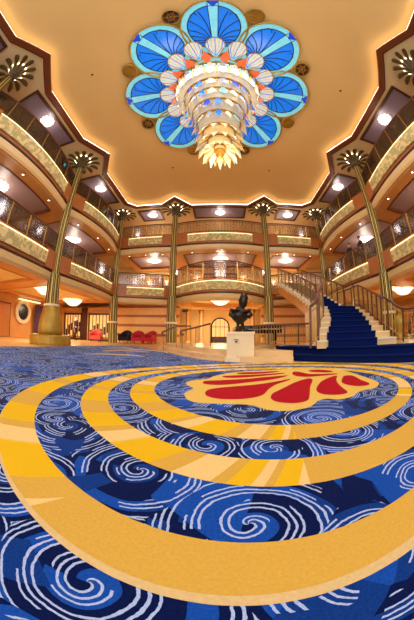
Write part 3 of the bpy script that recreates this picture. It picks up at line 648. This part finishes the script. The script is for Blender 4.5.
st = empty('grand_staircase', (0, 0, 0), 0, 'curving grand staircase with royal blue carpet runner and cream step ends', 'staircase')
s0 = [(1.22, 6.3), (1.42, 5.75), (1.78, 5.05), (2.35, 4.34), (2.85, 3.78), (3.5, 3.1), (4.6, 2.2), (6.6, .9)]
s0 = catmull(s0, 4, False); nrm = Vector((.72, .69))
def lowstep(off, z0, z1, grow=0): return [(p[0]+nrm.x*off, p[1]+nrm.y*off) for p in s0]+[(6.55, 1.2+off), (6.55, 8.9), (2.2+off, 8.9)]
mb = MB(); mb.prism(lowstep(.0, 0, .15), 0, .135); mb.prism(lowstep(.36, 0, .3), .135, .285); mb.build('base_steps', 'marble', st)
def lowcarpet(off): return [(p[0]+nrm.x*off, p[1]+nrm.y*off) for p in s0[1:]]+[(p[0]+nrm.x*(off+.8), p[1]+nrm.y*(off+.8)) for p in reversed(s0[1:])]
mb = MB(); mb.prism(lowcarpet(-.015), .01, .15); mb.prism(lowcarpet(.345), .15, .30); mb.build('base_carpet', 'stair_blue', st, 'blue carpet wrapping the two wide lowest steps')
Lo = [(2.10, 4.95), (2.22, 5.30), (2.46, 5.68), (2.71, 6.06), (2.93, 6.44), (3.13, 6.84), (3.33, 7.26), (3.53, 7.68), (3.70, 8.10)]
Ro = [(4.05, 4.35), (4.30, 4.92), (4.50, 5.46), (4.72, 5.94), (4.88, 6.42), (5.02, 6.84), (5.11, 7.26), (5.18, 7.68), (5.24, 8.10)]
lerp2 = lambda a, b, t: (a[0]+(b[0]-a[0])*t, a[1]+(b[1]-a[1])*t)
Li = [lerp2(Lo[i], Ro[i], .15-.006*abs(i-4)-.01*(i > 6)) for i in range(9)]; Ri = [lerp2(Lo[i], Ro[i], .765+.013*i-(.04 if i in (0,) else 0)) for i in range(9)]
zs = [.30+.156*(i+1) for i in range(8)]
for i in range(8):
    mb = MB(); nx = 1.0
    q = [Lo[i], Ro[i], Ro[i+1], Lo[i+1]]; mb.prism([(x, y) for x, y in q], .28 if i < 1 else zs[i-1]-.02, zs[i]-.025, 1)
    f = Vector((-.35, -.94))*.03; mb.prism([(q[0][0]+f.x, q[0][1]+f.y), (q[1][0]+f.x, q[1][1]+f.y), q[2], q[3]], zs[i]-.03, zs[i], 0); mb.build('step', ['white', 'cream'], st)
mb = MB(); f = Vector((-.35, -.94))*.045
for i in range(8):
    q = [(Li[i][0]+f.x, Li[i][1]+f.y), (Ri[i][0]+f.x, Ri[i][1]+f.y), Ri[i+1], Li[i+1]]; mb.prism(q, zs[i]-.155, zs[i]+.012)
mb.build('carpet_runner', 'stair_blue', st, 'royal blue carpet runner')
for i in range(8):
    mb = MB(); mb.tube([(Li[i][0]+f.x, Li[i][1]+f.y, zs[i]), (Ri[i][0]+f.x, Ri[i][1]+f.y, zs[i])], .022, 8); mb.build('step_nosing', 'stair_blue', st)
for off, z in ((-.015, .142), (.345, .292)):
    mb = MB(); mb.tube([(p[0]+nrm.x*off, p[1]+nrm.y*off, z) for p in s0[1:]], .026, 8); mb.build('step_nosing', 'stair_blue', st)
ZL = zs[-1]
mb = MB(); mb.prism([(3.70, 8.10), (5.24, 8.10), (5.5, 8.6), (5.5, 10.0), (3.70, 10.0)], 0, ZL, 0); mb.build('landing', 'marble', st)
mb = MB(); mb.prism([(3.84, 8.06), (5.06, 8.06), (5.1, 9.9), (3.84, 9.9)], ZL, ZL+.013); mb.build('landing_carpet', 'stair_blue', st)
# upper flight to the middle gallery
fl = empty('upper_stair_flight', (0, 0, 0), 0, 'upper stair flight with cream sawtooth step ends climbing to the middle floor', 'staircase')
NU = 14; y0, y1 = 8.7, 14.1; x_at = lambda y: 3.74+.10*sin(pi*(y-y0)/(y1-y0))-.14*(y-y0)/(y1-y0); WF = 1.35
mbS = MB()
for i in range(NU):
    ya, yb = y0+(y1-y0)*i/NU, y0+(y1-y0)*(i+1)/NU; z = ZL+.155*(i+1); xa, xb = x_at(ya), x_at(yb)
    mb = MB(); mb.prism([(xa-.10, ya-.03), (xa+WF, ya-.03), (xb+WF, yb), (xb-.10, yb)], z-.16, z, 0); mb.build('step', 'white', fl)
    mbS.prism([(xa+.16, ya-.045), (xa+WF-.16, ya-.045), (xb+WF-.16, yb), (xb+.16, yb)], z-.14, z+.012)
mbS.build('carpet_runner', 'stair_blue', fl, 'royal blue carpet runner')
mb = MB(); rows = []
for i in range(NU+1):
    y = y0+(y1-y0)*i/NU; z = ZL+.155*i; x = x_at(y); rows.append([(x-.02, y, z-.0), (x+WF-.04, y, z-.0), (x+WF-.04, y, max(0, z-.62)), (x-.02, y, max(0, z-.62))])
mb.grid(rows, 0, False, True); mb.add(rows[0], [(0, 1, 2, 3)]); mb.add(rows[-1], [(0, 1, 2, 3)]); mb.build('stringer', 'amber', fl)
mb = MB(); mb.box((4.28, 15.3, F3-.12), (1.5, 2.4, .26)); mb.build('bridge_slab', 'cream', fl)

# railings
def railing(name, label, pts, hb, post_every=1, bal=3, mrail='rail', hand=.035, group='stair and platform railings', height=.9):
    """pts: floor points of the rail line; handrail at +height"""
    r = empty(name, (0, 0, 0), 0, label, 'railing', group)
    top = [(x, y, z+height) for x, y, z in pts]; sm = catmull(top, 6, False)
    mb = MB(); mb.tube(sm, hand, 8); mb.build('handrail', mrail, r)
    mb = MB(); mb.tube(catmull([(x, y, z+.10) for x, y, z in pts], 6, False), .014, 5); mb.tube(catmull([(x, y, z+height-.12) for x, y, z in pts], 6, False), .012, 5); mb.build('lower_rail', 'brass', r)
    for i, p in enumerate(pts):
        if i % post_every == 0: mb = MB(); mb.box((p[0], p[1], p[2]+height/2), (.04, .04, height)); mb.build('post', 'rail', r)
    base = catmull(pts, bal+1, False)
    for i, p in enumerate(base):
        if i % (bal+1): mb = MB(); mb.tube([(p[0], p[1], p[2]+.08), (p[0], p[1], p[2]+height-.03)], .011, 5); mb.build('baluster', 'brass', r)
    return r
mid = lambda A, z: [(A[i][0], A[i][1], z(i)) for i in range(9)]
railing('stair_banister', 'dark wood banister curving up the left side of the blue stairs', [(1.95, 4.98, .30)]+[(Lo[i][0]+.03, Lo[i][1], zs[min(i, 7)]) for i in range(0, 9, 2)], 0, 1, 3)
railing('stair_banister', 'curved wood banister down the right side of the blue stairs in front of the column', [(4.62, 3.2, .30), (4.55, 3.9, .30), (4.42, 4.45, .32)]+[(Ro[i][0]-.03, Ro[i][1], zs[min(i, 7)]) for i in range(1, 9, 1)], 0, 1, 3, height=.8)
railing('platform_railing', 'straight brass baluster railing between pedestal and blue stairs', [(1.1, 8.1, .26), (1.6, 7.9, .29), (2.1, 7.7, .29), (2.5, 7.45, .29), (2.85, 7.15, .29)], 0, 1, 5, height=.66)
railing('stair_banister', 'wooden banister on the near side of the upper stair flight', [(x_at(y)-.02, y, ZL+.155*((y-y0)/(y1-y0))*NU+.08) for y in [y0+(y1-y0)*k/9 for k in range(10)]], 0, 1, 4)
railing('stair_banister', 'wooden banister on the far side of the upper stair flight', [(x_at(y)+WF-.04, y, ZL+.155*((y-y0)/(y1-y0))*NU+.08) for y in [y0+(y1-y0)*k/9 for k in range(10)]], 0, 1, 4)
railing('landing_railing', 'brass railing across the back of the stair landing', [(5.24, 8.15, ZL), (5.45, 8.7, ZL), (5.45, 9.3, ZL), (5.4, 9.95, ZL)], 0, 1, 4)
# step rails with scrolled ends, left of the pedestal
def steprail(label, pts, zs_):
    r = empty('step_handrail', (0, 0, 0), 0, label, 'handrail', 'scrolled handrails on the platform steps')
    top = [(x, y, z) for (x, y), z in zip(pts, zs_)]
    a = Vector(top[0]); sc = [tuple(a+Vector((-.06*sin(t)*.9, 0, -.07+.07*cos(t)))) for t in [pi*1.4*(1-q/6) for q in range(6)]]
    mb = MB(); mb.tube(sc+catmull(top, 6, False), .03, 7); mb.build('handrail', 'rail', r)
    for p in top[::1]: mb = MB(); mb.tube([(p[0], p[1], .005), p], .016, 6); mb.build('post', 'brass', r)
    return r
steprail('scroll-ended bronze handrail on the marble steps, farthest left', [(-2.06, 8.5), (-1.6, 8.6), (-1.1, 8.8)], [.72, .92, .95])
steprail('scroll-ended bronze handrail on the marble steps, just left of the statue pedestal', [(-1.2, 7.4), (-.8, 7.65), (-.35, 7.95)], [.75, .86, 1.0])

# statue pedestal and generic bronze
ped = empty('pedestal', (.47, 5.72, 0), radians(-8), 'square cream stone pedestal with a small plaque carrying the bronze', 'pedestal')
mb = MB(); mb.box((0, 0, .05), (.70, .70, .10)); mb.build('foot', 'ped', ped); mb = MB(); mb.box((0, 0, .36), (.62, .62, .54)); mb.build('block', 'ped', ped); mb = MB(); mb.box((0, 0, .655), (.66, .66, .06)); mb.build('top_slab', 'ped', ped)
mb = MB(); mb.box((-.09, -.318, .47), (.17, .012, .12)); pq = mb.build('plaque', 'plaque', ped)
mb = MB(); mb.box((-.09, -.327, .502), (.10, .004, .016)); mb.ball((-.09, -.327, .458), (.03, .004, .022), 10, 6); mb.build('engraving', 'bronze', pq)
mb = MB()   # abstract bronze: a folded flaring form standing on two feet
mb.tube([(-.07, -.02, .685), (-.075, 0, .75), (-.05, 0, .84), (-.03, 0, .95)], [.05, .028, .04, .11], 10)
mb.tube([(.09, .02, .685), (.085, 0, .75), (.05, 0, .84), (.02, 0, .95)], [.05, .028, .04, .11], 10)
mb.tube([(0, 0, .86), (-.01, .0, .93), (.0, 0, 1.02), (.01, 0, 1.09), (.02, 0, 1.15), (.03, 0, 1.19)], [.09, .18, .22, .18, .10, .06], 16)
mb.tube([(-.13, 0, 1.08), (-.22, -.02, 1.1), (-.24, -.06, 1.02), (-.17, -.1, .97), (-.1, -.13, .99)], [.05, .05, .045, .04, .03], 10)
mb.tube([(.15, 0, 1.08), (.24, -.02, 1.1), (.26, -.05, 1.02), (.2, -.1, .97), (.12, -.13, .99)], [.05, .05, .045, .04, .03], 10)
mb.tube([(.03, 0, 1.16), (.06, 0, 1.22), (.07, 0, 1.29), (.10, 0, 1.36), (.14, .0, 1.40), (.16, 0, 1.42)], [.06, .10, .115, .10, .085, .03], 14)
o = mb.build('bronze_sculpture', 'bronze'); o.scale = (1.0, 1.15, 1.22); o.location = (.45, 5.72, .685*(1-1.22)); tag(o, 'dark bronze abstract sculpture standing on the cream pedestal', 'sculpture')

# ------------------------------------------------------------------ ground floor: left side
pw = empty('window_1', (0, 0, 0)); pw['kind'] = 'structure'
def yz_ring(mb, r0, r1, x0, x1, seg=32, mi=0):
    # ring about local y axis
    prof = [(r0, x0), (r1, x0), (r1, x1), (r0, x1), (r0, x0)]
    rows = [[(r*cos(2*pi*j/seg), yv, r*sin(2*pi*j/seg)) for j in range(seg)] for r, yv in prof]; mb.grid(rows, mi, False, True)
mb = MB(); yz_ring(mb, .56, .82, -.02, -.14); mb.build('ring', 'white', pw)
mb = MB(); yz_ring(mb, 0.001, .57, -.05, -.07); mb.build('glass', 'black', pw)
pw.rotation_euler = (0, 0, radians(90)); pw.location = (-13.46, 12.0, 1.75)
def wallbox(name, m, c, d, label, cat, group=None, kind=None):
    mb = MB(); mb.box((0, 0, 0), d); o = mb.build(name, m); o.location = c
    if label: tag(o, label, cat, group)
    if kind: o['kind'] = kind
    return o
# door on the left wall
dr = empty('door_1', (-13.5, 10.0, 0), 0); dr['kind'] = 'structure'
mb = MB(); mb.box((.03, 0, 1.1), (.08, 1.5, 2.2)); mb.build('door_frame', 'brown', dr)
mb = MB(); mb.box((.08, 0, 1.07), (.06, 1.3, 2.1)); mb.build('door_leaf', 'door', dr)
mb = MB(); mb.tube([(.14, .5, .95), (.14, .5, 1.15)], .015, 6); mb.build('door_handle', 'brass', dr)
def drape(label, x, y0_, y1_, zt, m='purple'):
    mb = MB(); n = 40; rows = []
    for z in (.03, zt): rows.append([(x+.06*sin(k*1.3), y0_+(y1_-y0_)*k/n, z) for k in range(n+1)])
    mb.grid(rows, 0, True); rows2 = [[(a+.03, b_, c) for a, b_, c in r] for r in rows]; mb.grid(rows2, 0, True)
    return tag(mb.build('drape', m), label, 'drape')
drape('plum drape hanging right of the round porthole', -13.2, 13.15, 14.1, 2.4)
mb = MB(); mb.box((0, 0, 0), (.14, 2.4, .07)); o = tag(mb.build('light_trough', 'strip'), 'glowing slot light above the round porthole', 'cove light'); o.location = (-13.3, 12.6, 2.58)
# lit shop windows on the back-left wall
def shop(name, cx, y, wdt, zt, label, n=6):
    r = empty(name, (cx, y, 0), 0, label, 'shop window', 'lit shop windows')
    mb = MB(); mb.box((0, 0, zt/2+.15), (wdt, .08, zt-.3)); mb.build('display', 'window_warm', r)
    mb = MB()
    for z in (.07, zt): mb.box((0, -.06, z), (wdt+.2, .12, .14))
    for s_ in (-1, 1): mb.box((s_*(wdt/2+.04), -.06, zt/2+.1), (.12, .12, zt))
    mb.build('frame', 'dark', r)
    for k in range(1, n):
        mb = MB(); mb.box((-wdt/2+wdt*k/n, -.07, zt/2+.1), (.05, .06, zt-.2)); mb.build('mullion', 'brown', r)
    mb = MB()
    for k in range(n): mb.box((-wdt/2+wdt*(k+.5)/n, -.055, .55+.25*(k % 3)), (wdt/n*.5, .04, .6+.2*(k % 2)))
    mb.build('goods', 'shop_dark', r); return r
shop('shop_window', -12.1, 17.05, 1.7, 2.1, 'lit shop window with dark mullions left of the walking person')
shop('shop_window', -9.4, 17.05, 1.9, 2.1, 'lit shop window with dark mullions behind the coral armchair')
shop('shop_window', 9.6, 17.05, 2.4, 2.1, 'lit shop window behind the front right column')
for x in (-10.9, -8.15): wallbox('wall_pier', 'dark', (x, 17.0, 1.33), (.5, .2, 2.66), None, None, kind='structure')
shop2 = shop('shop_window', 0, 0, 2.6, 2.1, 'lit shop window on the right wall beside the gold lotus urn', 7); shop2.location = (13.4, 9.5, 0); shop2.rotation_euler = (0, 0, radians(-90))

# person walking, people on the balcony
def person(loc, rz, h, label, shirt, pants, lean=0, stride=.12):
    root = empty('person', loc, rz, label, 'person')
    s = h/1.75; V = [(0, 0, .95)]; E = []; Rr = [(.15, .11)]
    def add(p, par, r): V.append(p); E.append((par, len(V)-1)); Rr.append(r); return len(V)-1
    ch1 = add((0, lean*.25, 1.15), 0, (.13, .10)); ch2 = add((0, lean*.6, 1.36), ch1, (.17, .11)); nk = add((0, lean*.8, 1.50), ch2, (.055, .055)); hd = add((0, lean*.95+.01, 1.60), nk, (.085, .09)); add((0, lean*1.0+.01, 1.70), hd, (.075, .085))
    for s_ in (-1, 1):
        a = add((s_*.17, lean*.6, 1.42), ch2, (.065, .06)); e = add((s_*.23, lean*.6+.05*s_+lean*.4, 1.14), a, (.045, .045)); wv = add((s_*.22, lean*.9+.16+.04*s_, .98+lean*.5), e, (.032, .032))
        for q in range(4): add((s_*(.21)+(q-1.5)*.016, lean*.9+.20+.04*s_, .90+lean*.5-.01*(q % 2)), wv, (.010, .010))
        add((s_*.19, lean*.9+.22+.04*s_, .95+lean*.5), wv, (.011, .011))
        hp = add((s_*.10, 0, .86), 0, (.10, .10)); kn = add((s_*.11, stride*s_*.8+.03, .49), hp, (.065, .065)); an = add((s_*.11, stride*s_*1.4-.02, .09), kn, (.042, .042)); add((s_*.12, stride*s_*1.4+.14, .045), an, (.045, .035))
    me = bpy.data.meshes.new('body'); me.from_pydata([(x*s, y*s, z*s) for x, y, z in V], E, []); ob = bpy.data.objects.new('body', me); COL.objects.link(ob); ob.parent = root
    sk = ob.modifiers.new('skin', 'SKIN'); me.skin_vertices.new() if not me.skin_vertices else None
    for i, r in enumerate(Rr): me.skin_vertices[0].data[i].radius = (r[0]*s, r[1]*s)
    me.skin_vertices[0].data[0].use_root = True
    sb = ob.modifiers.new('sub', 'SUBSURF'); sb.levels = 1; sb.render_levels = 1
    # colours by height: skin on the head and hands, shirt, trousers
    g = G('person_cloth_'+shirt); o_ = g.obj(); z = g.sep(o_)[2]; x_ = g.math('ABSOLUTE', g.sep(o_)[0])
    c1 = Mt[pants].node_tree.nodes['Mix'].inputs[6].default_value[:]; c2 = Mt[shirt].node_tree.nodes['Mix'].inputs[7].default_value[:]
    c = g.mix(g.step(z, .93*s), c1, c2); c = g.mix(g.step(z, 1.47*s), c, srgb(196, 136, 104))
    hand = g.math('MULTIPLY', g.step(x_, .17*s), g.math('LESS_THAN', z, (1.0+lean*.5)*s)); c = g.mix(hand, c, srgb(196, 136, 104)); me.materials.append(g.base(c, .8))
    mb = MB(); hx, hy, hz = 0, (lean*.98-.015)*s, 1.685*s
    rows = [[(hx+.093*s*sin(pi*i/9)*cos(2*pi*j/14), hy+.098*s*sin(pi*i/9)*sin(2*pi*j/14), hz+.085*s*cos(pi*i/9)) for j in range(14)] for i in range(6)]; mb.grid(rows, 0, True, True); mb.build('hair', 'hair', root)
    for q in (-1, 1): mb = MB(); mb.ball((q*.03*s, hy+.098*s, 1.64*s), .011*s, 6, 4); mb.build('eye', 'black', root)
    mb = MB(); mb.tube([(0, hy+.09*s, 1.65*s), (0, hy+.125*s, 1.61*s), (0, hy+.095*s, 1.60*s)], .012*s, 5); mb.build('nose', 'skin', root)
    return root
person((-10.4, 15.0, 0), radians(-100), 1.75, 'person in dark clothes walking past the lit shop windows on the ground floor', 'cloth', 'cloth')
person((7.27, 11.1, F3+.03), radians(95), 1.75, 'person in dark clothes leaning on the middle-floor railing, right side, farther from the column', 'cloth', 'cloth', .1, .02)
person((7.27, 9.9, F3+.03), radians(85), 1.70, 'person in navy clothes leaning on the middle-floor railing, right side, nearer the column', 'cloth2', 'cloth', .1, .02)

# armchairs
def armchair(m):
    r = empty('armchair', (0, 0, 0), 0, 'x', 'armchair')
    mb = MB(); mb.prism([(-.34, -.32), (.34, -.32), (.36, .3), (-.36, .3)], .16, .42); mb.build('seat', m, r)
    mb = MB(); rows = []
    for k in range(13):
        a = pi*(k/12); x, y = .4*cos(a), .12+.36*sin(a); h_ = .62+.24*sin(a); rows.append([(x*.86, y*.86+.0, .14), (x, y, .14), (x*1.06, y*1.06, h_), (x*.9, y*.9, h_+.03), (x*.84, y*.84, h_-.05)])
    mb.grid(rows, 0, True, True); mb.add(rows[0], [tuple(range(5))]); mb.add(rows[-1], [tuple(range(5))]); mb.build('backrest', m, r)
    for s_ in (-1, 1): mb = MB(); mb.box((s_*.37, -.1, .38), (.12, .5, .44)); mb.build('arm', m, r)
    for x, y in ((-.3, -.28), (.3, -.28), (-.3, .32), (.3, .32)): mb = MB(); mb.tube([(x, y, 0), (x, y, .17)], [.02, .035], 8); mb.build('leg', 'dark', r)
    return r
a1 = armchair('pink'); a1.location = (-8.7, 15.2, 0); a1.rotation_euler = (0, 0, radians(15)); a1['label'] = 'coral pink armchair standing left of the far left column'
a2 = armchair('red')
for k, (x, y, rz, lab) in enumerate([(-5.55, 15.6, 10, 'red armchair against the striped wall, middle of the row'), (-4.7, 15.6, -15, 'red armchair against the striped wall, nearest the centre-left column')]):
    c = a2 if k == 0 else copy_tree(a2); c.location = (x, y, 0); c.rotation_euler = (0, 0, radians(rz)); c['label'] = lab; c['group'] = 'red armchairs'
a3 = armchair('cloth'); a3.location = (-6.5, 15.6, 0); a3['label'] = 'dark armchair against the striped wall, left of the red ones'

# ------------------------------------------------------------------ ground floor: centre alcove
ar = empty('arched_door', (0, 19.9, 0), 0, 'dark-framed arched glass door in the honey coloured alcove wall', 'door')
def archpts(w_, h_, n=16): return [(w_, 0)]+[(w_*cos(pi*k/n), h_+w_*sin(pi*k/n)) for k in range(n+1)]+[(-w_, 0)]
mb = MB(); P = archpts(.72, 1.35); mb.tube([(x, -.05, z) for x, z in P], .06, 6); mb.build('frame', 'bronze', ar)
mb = MB(); P = archpts(.70, 1.35); mb.add([(x, -.02, z) for x, z in P], [tuple(range(len(P)))]); mb.build('glass', 'window_warm', ar)
for x in (-.36, 0, .36): mb = MB(); mb.box((x, -.05, .95 if x else 1.02), (.035, .04, 1.9 if x else 2.05)); mb.build('mullion', 'bronze', ar)
mb = MB(); mb.box((0, -.05, 1.35), (1.42, .04, .05)); mb.build('transom', 'bronze', ar)
mb = MB(); mb.box((0, -.05, .3), (1.38, .05, .5)); mb.build('lower_panel', 'shop_dark', ar)
def pil(name, x, y, m, label, z1=2.7, r=.15):
    rt = empty(name, (x, y, 0), 0, label, 'column', 'short pilasters of the alcove')
    mb = MB(); mb.lathe([(r*1.5, 0), (r*1.5, .15), (r*1.1, .2)], seg=16); mb.build('base', 'cream', rt)
    mb = MB(); mb.lathe([(r, .18), (r*.92, z1-.25)], seg=16); mb.build('shaft', m, rt)
    mb = MB(); mb.lathe([(r, z1-.3), (r*1.5, z1-.12), (r*1.6, z1-.02)], seg=16); mb.build('capital', 'gold', rt); return rt
pil('pilaster', -1.55, 19.6, 'marble', 'cream pilaster left of the arched door'); pil('pilaster', 1.55, 19.6, 'marble', 'cream pilaster right of the arched door')
pil('pilaster', -2.6, 19.0, 'amber', 'amber pilaster at the left end of the alcove'); pil('pilaster', 2.6, 19.0, 'amber', 'amber pilaster at the right end of the alcove')
point('alcove_glow', (-1.6, 18.2, 1.5), 30, (1, .78, .42), .3); point('alcove_glow', (1.7, 18.2, 1.5), 25, (1, .78, .42), .3)
# sign by the centre-left column
sg = empty('hanging_sign', (-2.45, 16.6, 2.35), 0, 'small dark hanging sign beside the centre-left column', 'sign'); mb = MB(); mb.box((0, 0, 0), (.42, .05, .2)); mb.build('panel', 'bronze', sg); 
for q in (-1, 1): mb = MB(); mb.tube([(q*.15, 0, .1), (q*.15, 0, .77)], .01, 5); mb.build('hanger', 'brass', sg)
# wall sconces on the back walls
def sconce():
    r = empty('wall_sconce', (0, 0, 0), 0, 'x', 'wall light', 'wall sconces')
    mb = MB(); mb.lathe([(.04, -.2), (.1, -.05), (.2, .16)], seg=14, a0=pi, a1=2*pi); mb.build('shade', 'lamp2', r); mb = MB(); mb.box((0, .02, -.05), (.12, .04, .4)); mb.build('backplate', 'brass', r); return r
p = sconce()
for k, (x, z, rm) in enumerate([(-6.2, 5.1, 'middle floor, far left of the back wall'), (-4.6, 5.1, 'middle floor, left part of the back wall'), (-1.9, 5.1, 'middle floor, left behind the bowed balcony'), (1.9, 5.1, 'middle floor, right behind the bowed balcony'), (4.6, 5.1, 'middle floor, above the stair head'), (6.2, 5.1, 'middle floor, far right of the back wall'), (-5.2, 8.5, 'top floor, left corner bay'), (5.2, 8.5, 'top floor, right corner bay')]):
    place(p, k == 0, (x, 19.9, z), 0, 'glowing half-shell wall sconce, '+rm)
    point('sconce_glow', (x, 19.5, z+.2), 14, (1, .74, .42), .15)
# framed pictures and panelling on the upper back walls
def picture(x, z, w_, h_, label, m='art'):
    r = empty('framed_picture', (x, 19.95, z), 0, label, 'picture', 'pictures on the back walls')
    mb = MB()
    for s_ in (-1, 1): mb.box((s_*w_/2, 0, 0), (.1, .08, h_+.1)); mb.box((0, 0, s_*h_/2), (w_+.1, .08, .1))
    mb.build('frame', 'dark', r); mb = MB(); mb.box((0, .0, 0), (w_-.08, .04, h_-.08)); mb.build('canvas', m, r)
picture(-3.9, 8.3, 1.3, 1.3, 'framed picture on the top floor back wall, left corner bay', 'relief'); picture(2.4, 8.3, 1.6, 1.4, 'dark framed panel on the top floor back wall, right of centre', 'groove'); picture(-.6, 8.3, 2.2, 1.3, 'wide framed picture on the top floor back wall, centre', 'art')
picture(-.9, 5.2, 1.0, 1.3, 'framed picture behind the bowed balcony, left of centre'); picture(.9, 5.2, 1.0, 1.3, 'framed picture behind the bowed balcony, right of centre'); picture(-5.4, 5.0, .9, 1.0, 'framed picture on the middle floor, left corner bay')
# warm wash lamps inside the upper galleries
for x, y, z, e in ((-11, 4.6, 8.2, 18), (-11, 11.6, 8.2, 18), (11, 4.6, 8.2, 18), (11, 11.6, 8.2, 18), (-5, 18, 8.4, 26), (0, 18, 8.4, 26), (5, 18, 8.4, 26)):
    point('gallery_lamp', (x, y, z), e, (1, .8, .58), .25)

# gold lotus urn on the right
urn = empty('lotus_urn', (6.28, 6.5, .285), 0, 'gold lotus-shaped urn lamp standing right of the stairs', 'urn')
mb = MB(); mb.lathe([(0, 0), (.2, 0), (.22, .05), (.12, .1), (.16, .3), (.26, .52), (.28, .66), (.18, .82), (.12, .88)], seg=20); mb.build('vase', 'gold2', urn)
for k in range(10):
    a = 2*pi*k/10; ca, sa = cos(a), sin(a); mb = MB(); rows = [[(r*ca-wd*t*sa, r*sa+wd*t*ca, z) for t in (-1, 0, 1)] for r, z, wd in ((.1, .86, .03), (.14, 1.0, .06), (.24, 1.12, .07), (.36, 1.16, .05), (.42, 1.13, .01))]; mb.grid(rows, 0, True); mb.build('lotus_leaf', 'gold', urn)
# potted greenery dark on balcony right + flowers near column
pp = empty('potted_plant', (6.95, 6.6, .0), 0, 'bushy plant with pink flowers beside the front right column', 'plant')

mb = MB(); mb.lathe([(0, 0), (.16, 0), (.22, .3), (.24, .42), (.2, .42), (0, .38)], seg=18); mb.build('pot', 'gold2', pp)
mb = MB()
for k in range(70):
    a, h_, r_ = random.random()*2*pi, .45+random.random()*.8, random.random()*.33; x, y = r_*cos(a), r_*sin(a); d_ = .05
    mb.add([(x, y, h_), (x+d_*cos(a), y+d_*sin(a), h_+.06), (x+2.2*d_*cos(a), y+2.2*d_*sin(a), h_), (x+d_*cos(a)+.04*sin(a), y+d_*sin(a)-.04*cos(a), h_-.02)], [(0, 1, 2), (0, 2, 3)], 0)
for k in range(9): a = k*.7; mb.tube([(0, 0, .4), (.12*cos(a), .12*sin(a), .8), (.26*cos(a), .26*sin(a), 1.15)], .008, 4)
mb.build('foliage', 'leafgreen', pp)
for k in range(14):
    a = k*2.4; r_ = .12+.02*k; mb = MB(); mb.ball((r_*cos(a), r_*sin(a), .6+.045*k), .035, 8, 5); mb.build('flower', 'pink', pp)

for k, (x, y, wd) in enumerate([(-4.6, 3.2, 'left of the rosette'), (5.0, 4.2, 'right of the rosette'), (-2.6, 10.6, 'far left of the chandelier tip'), (2.9, 10.9, 'far right of the chandelier tip')]):
    mb = MB(); mb.lathe([(0, 0), (.05, 0), (.05, -.02), (.02, -.05), (0, -.06)], seg=12); o = tag(mb.build('ceiling_sprinkler', 'dark'), 'tiny dark sprinkler dot on the tan ceiling, '+wd, 'sprinkler', 'ceiling sprinklers'); o.location = (x, y, 9.84)

# grand piano on the platform behind the pedestal
pn = empty('grand_piano', (1.42, 9.35, .262), radians(12), 'black grand piano standing on the platform behind the brass railing', 'piano')
body = catmull([(-.75, -.6), (.75, -.6), (.78, .1), (.45, .45), (.1, .75), (-.2, 1.1), (-.6, 1.15), (-.76, .8)], 5)
body = [p for p in body]; mb = MB(); mb.prism(body, .42, .66); mb.build('body', 'black', pn)
mb = MB(); mb.prism([(x*1.02, y*1.02) for x, y in body], .665, .70); mb.build('lid', 'black', pn)
mb = MB(); mb.box((0, -.72, .52), (1.4, .26, .07)); mb.build('keybed', 'black', pn)
mb = MB(); mb.box((0, -.75, .565), (1.22, .15, .015)); mb.build('keyboard', 'white', pn, 'pale row of keys')
for x, y in ((-.6, -.45), (.6, -.45), (-.35, .8)): mb = MB(); mb.tube([(x, y, .003), (x, y, .43)], [.03, .055], 8); mb.build('leg', 'black', pn)
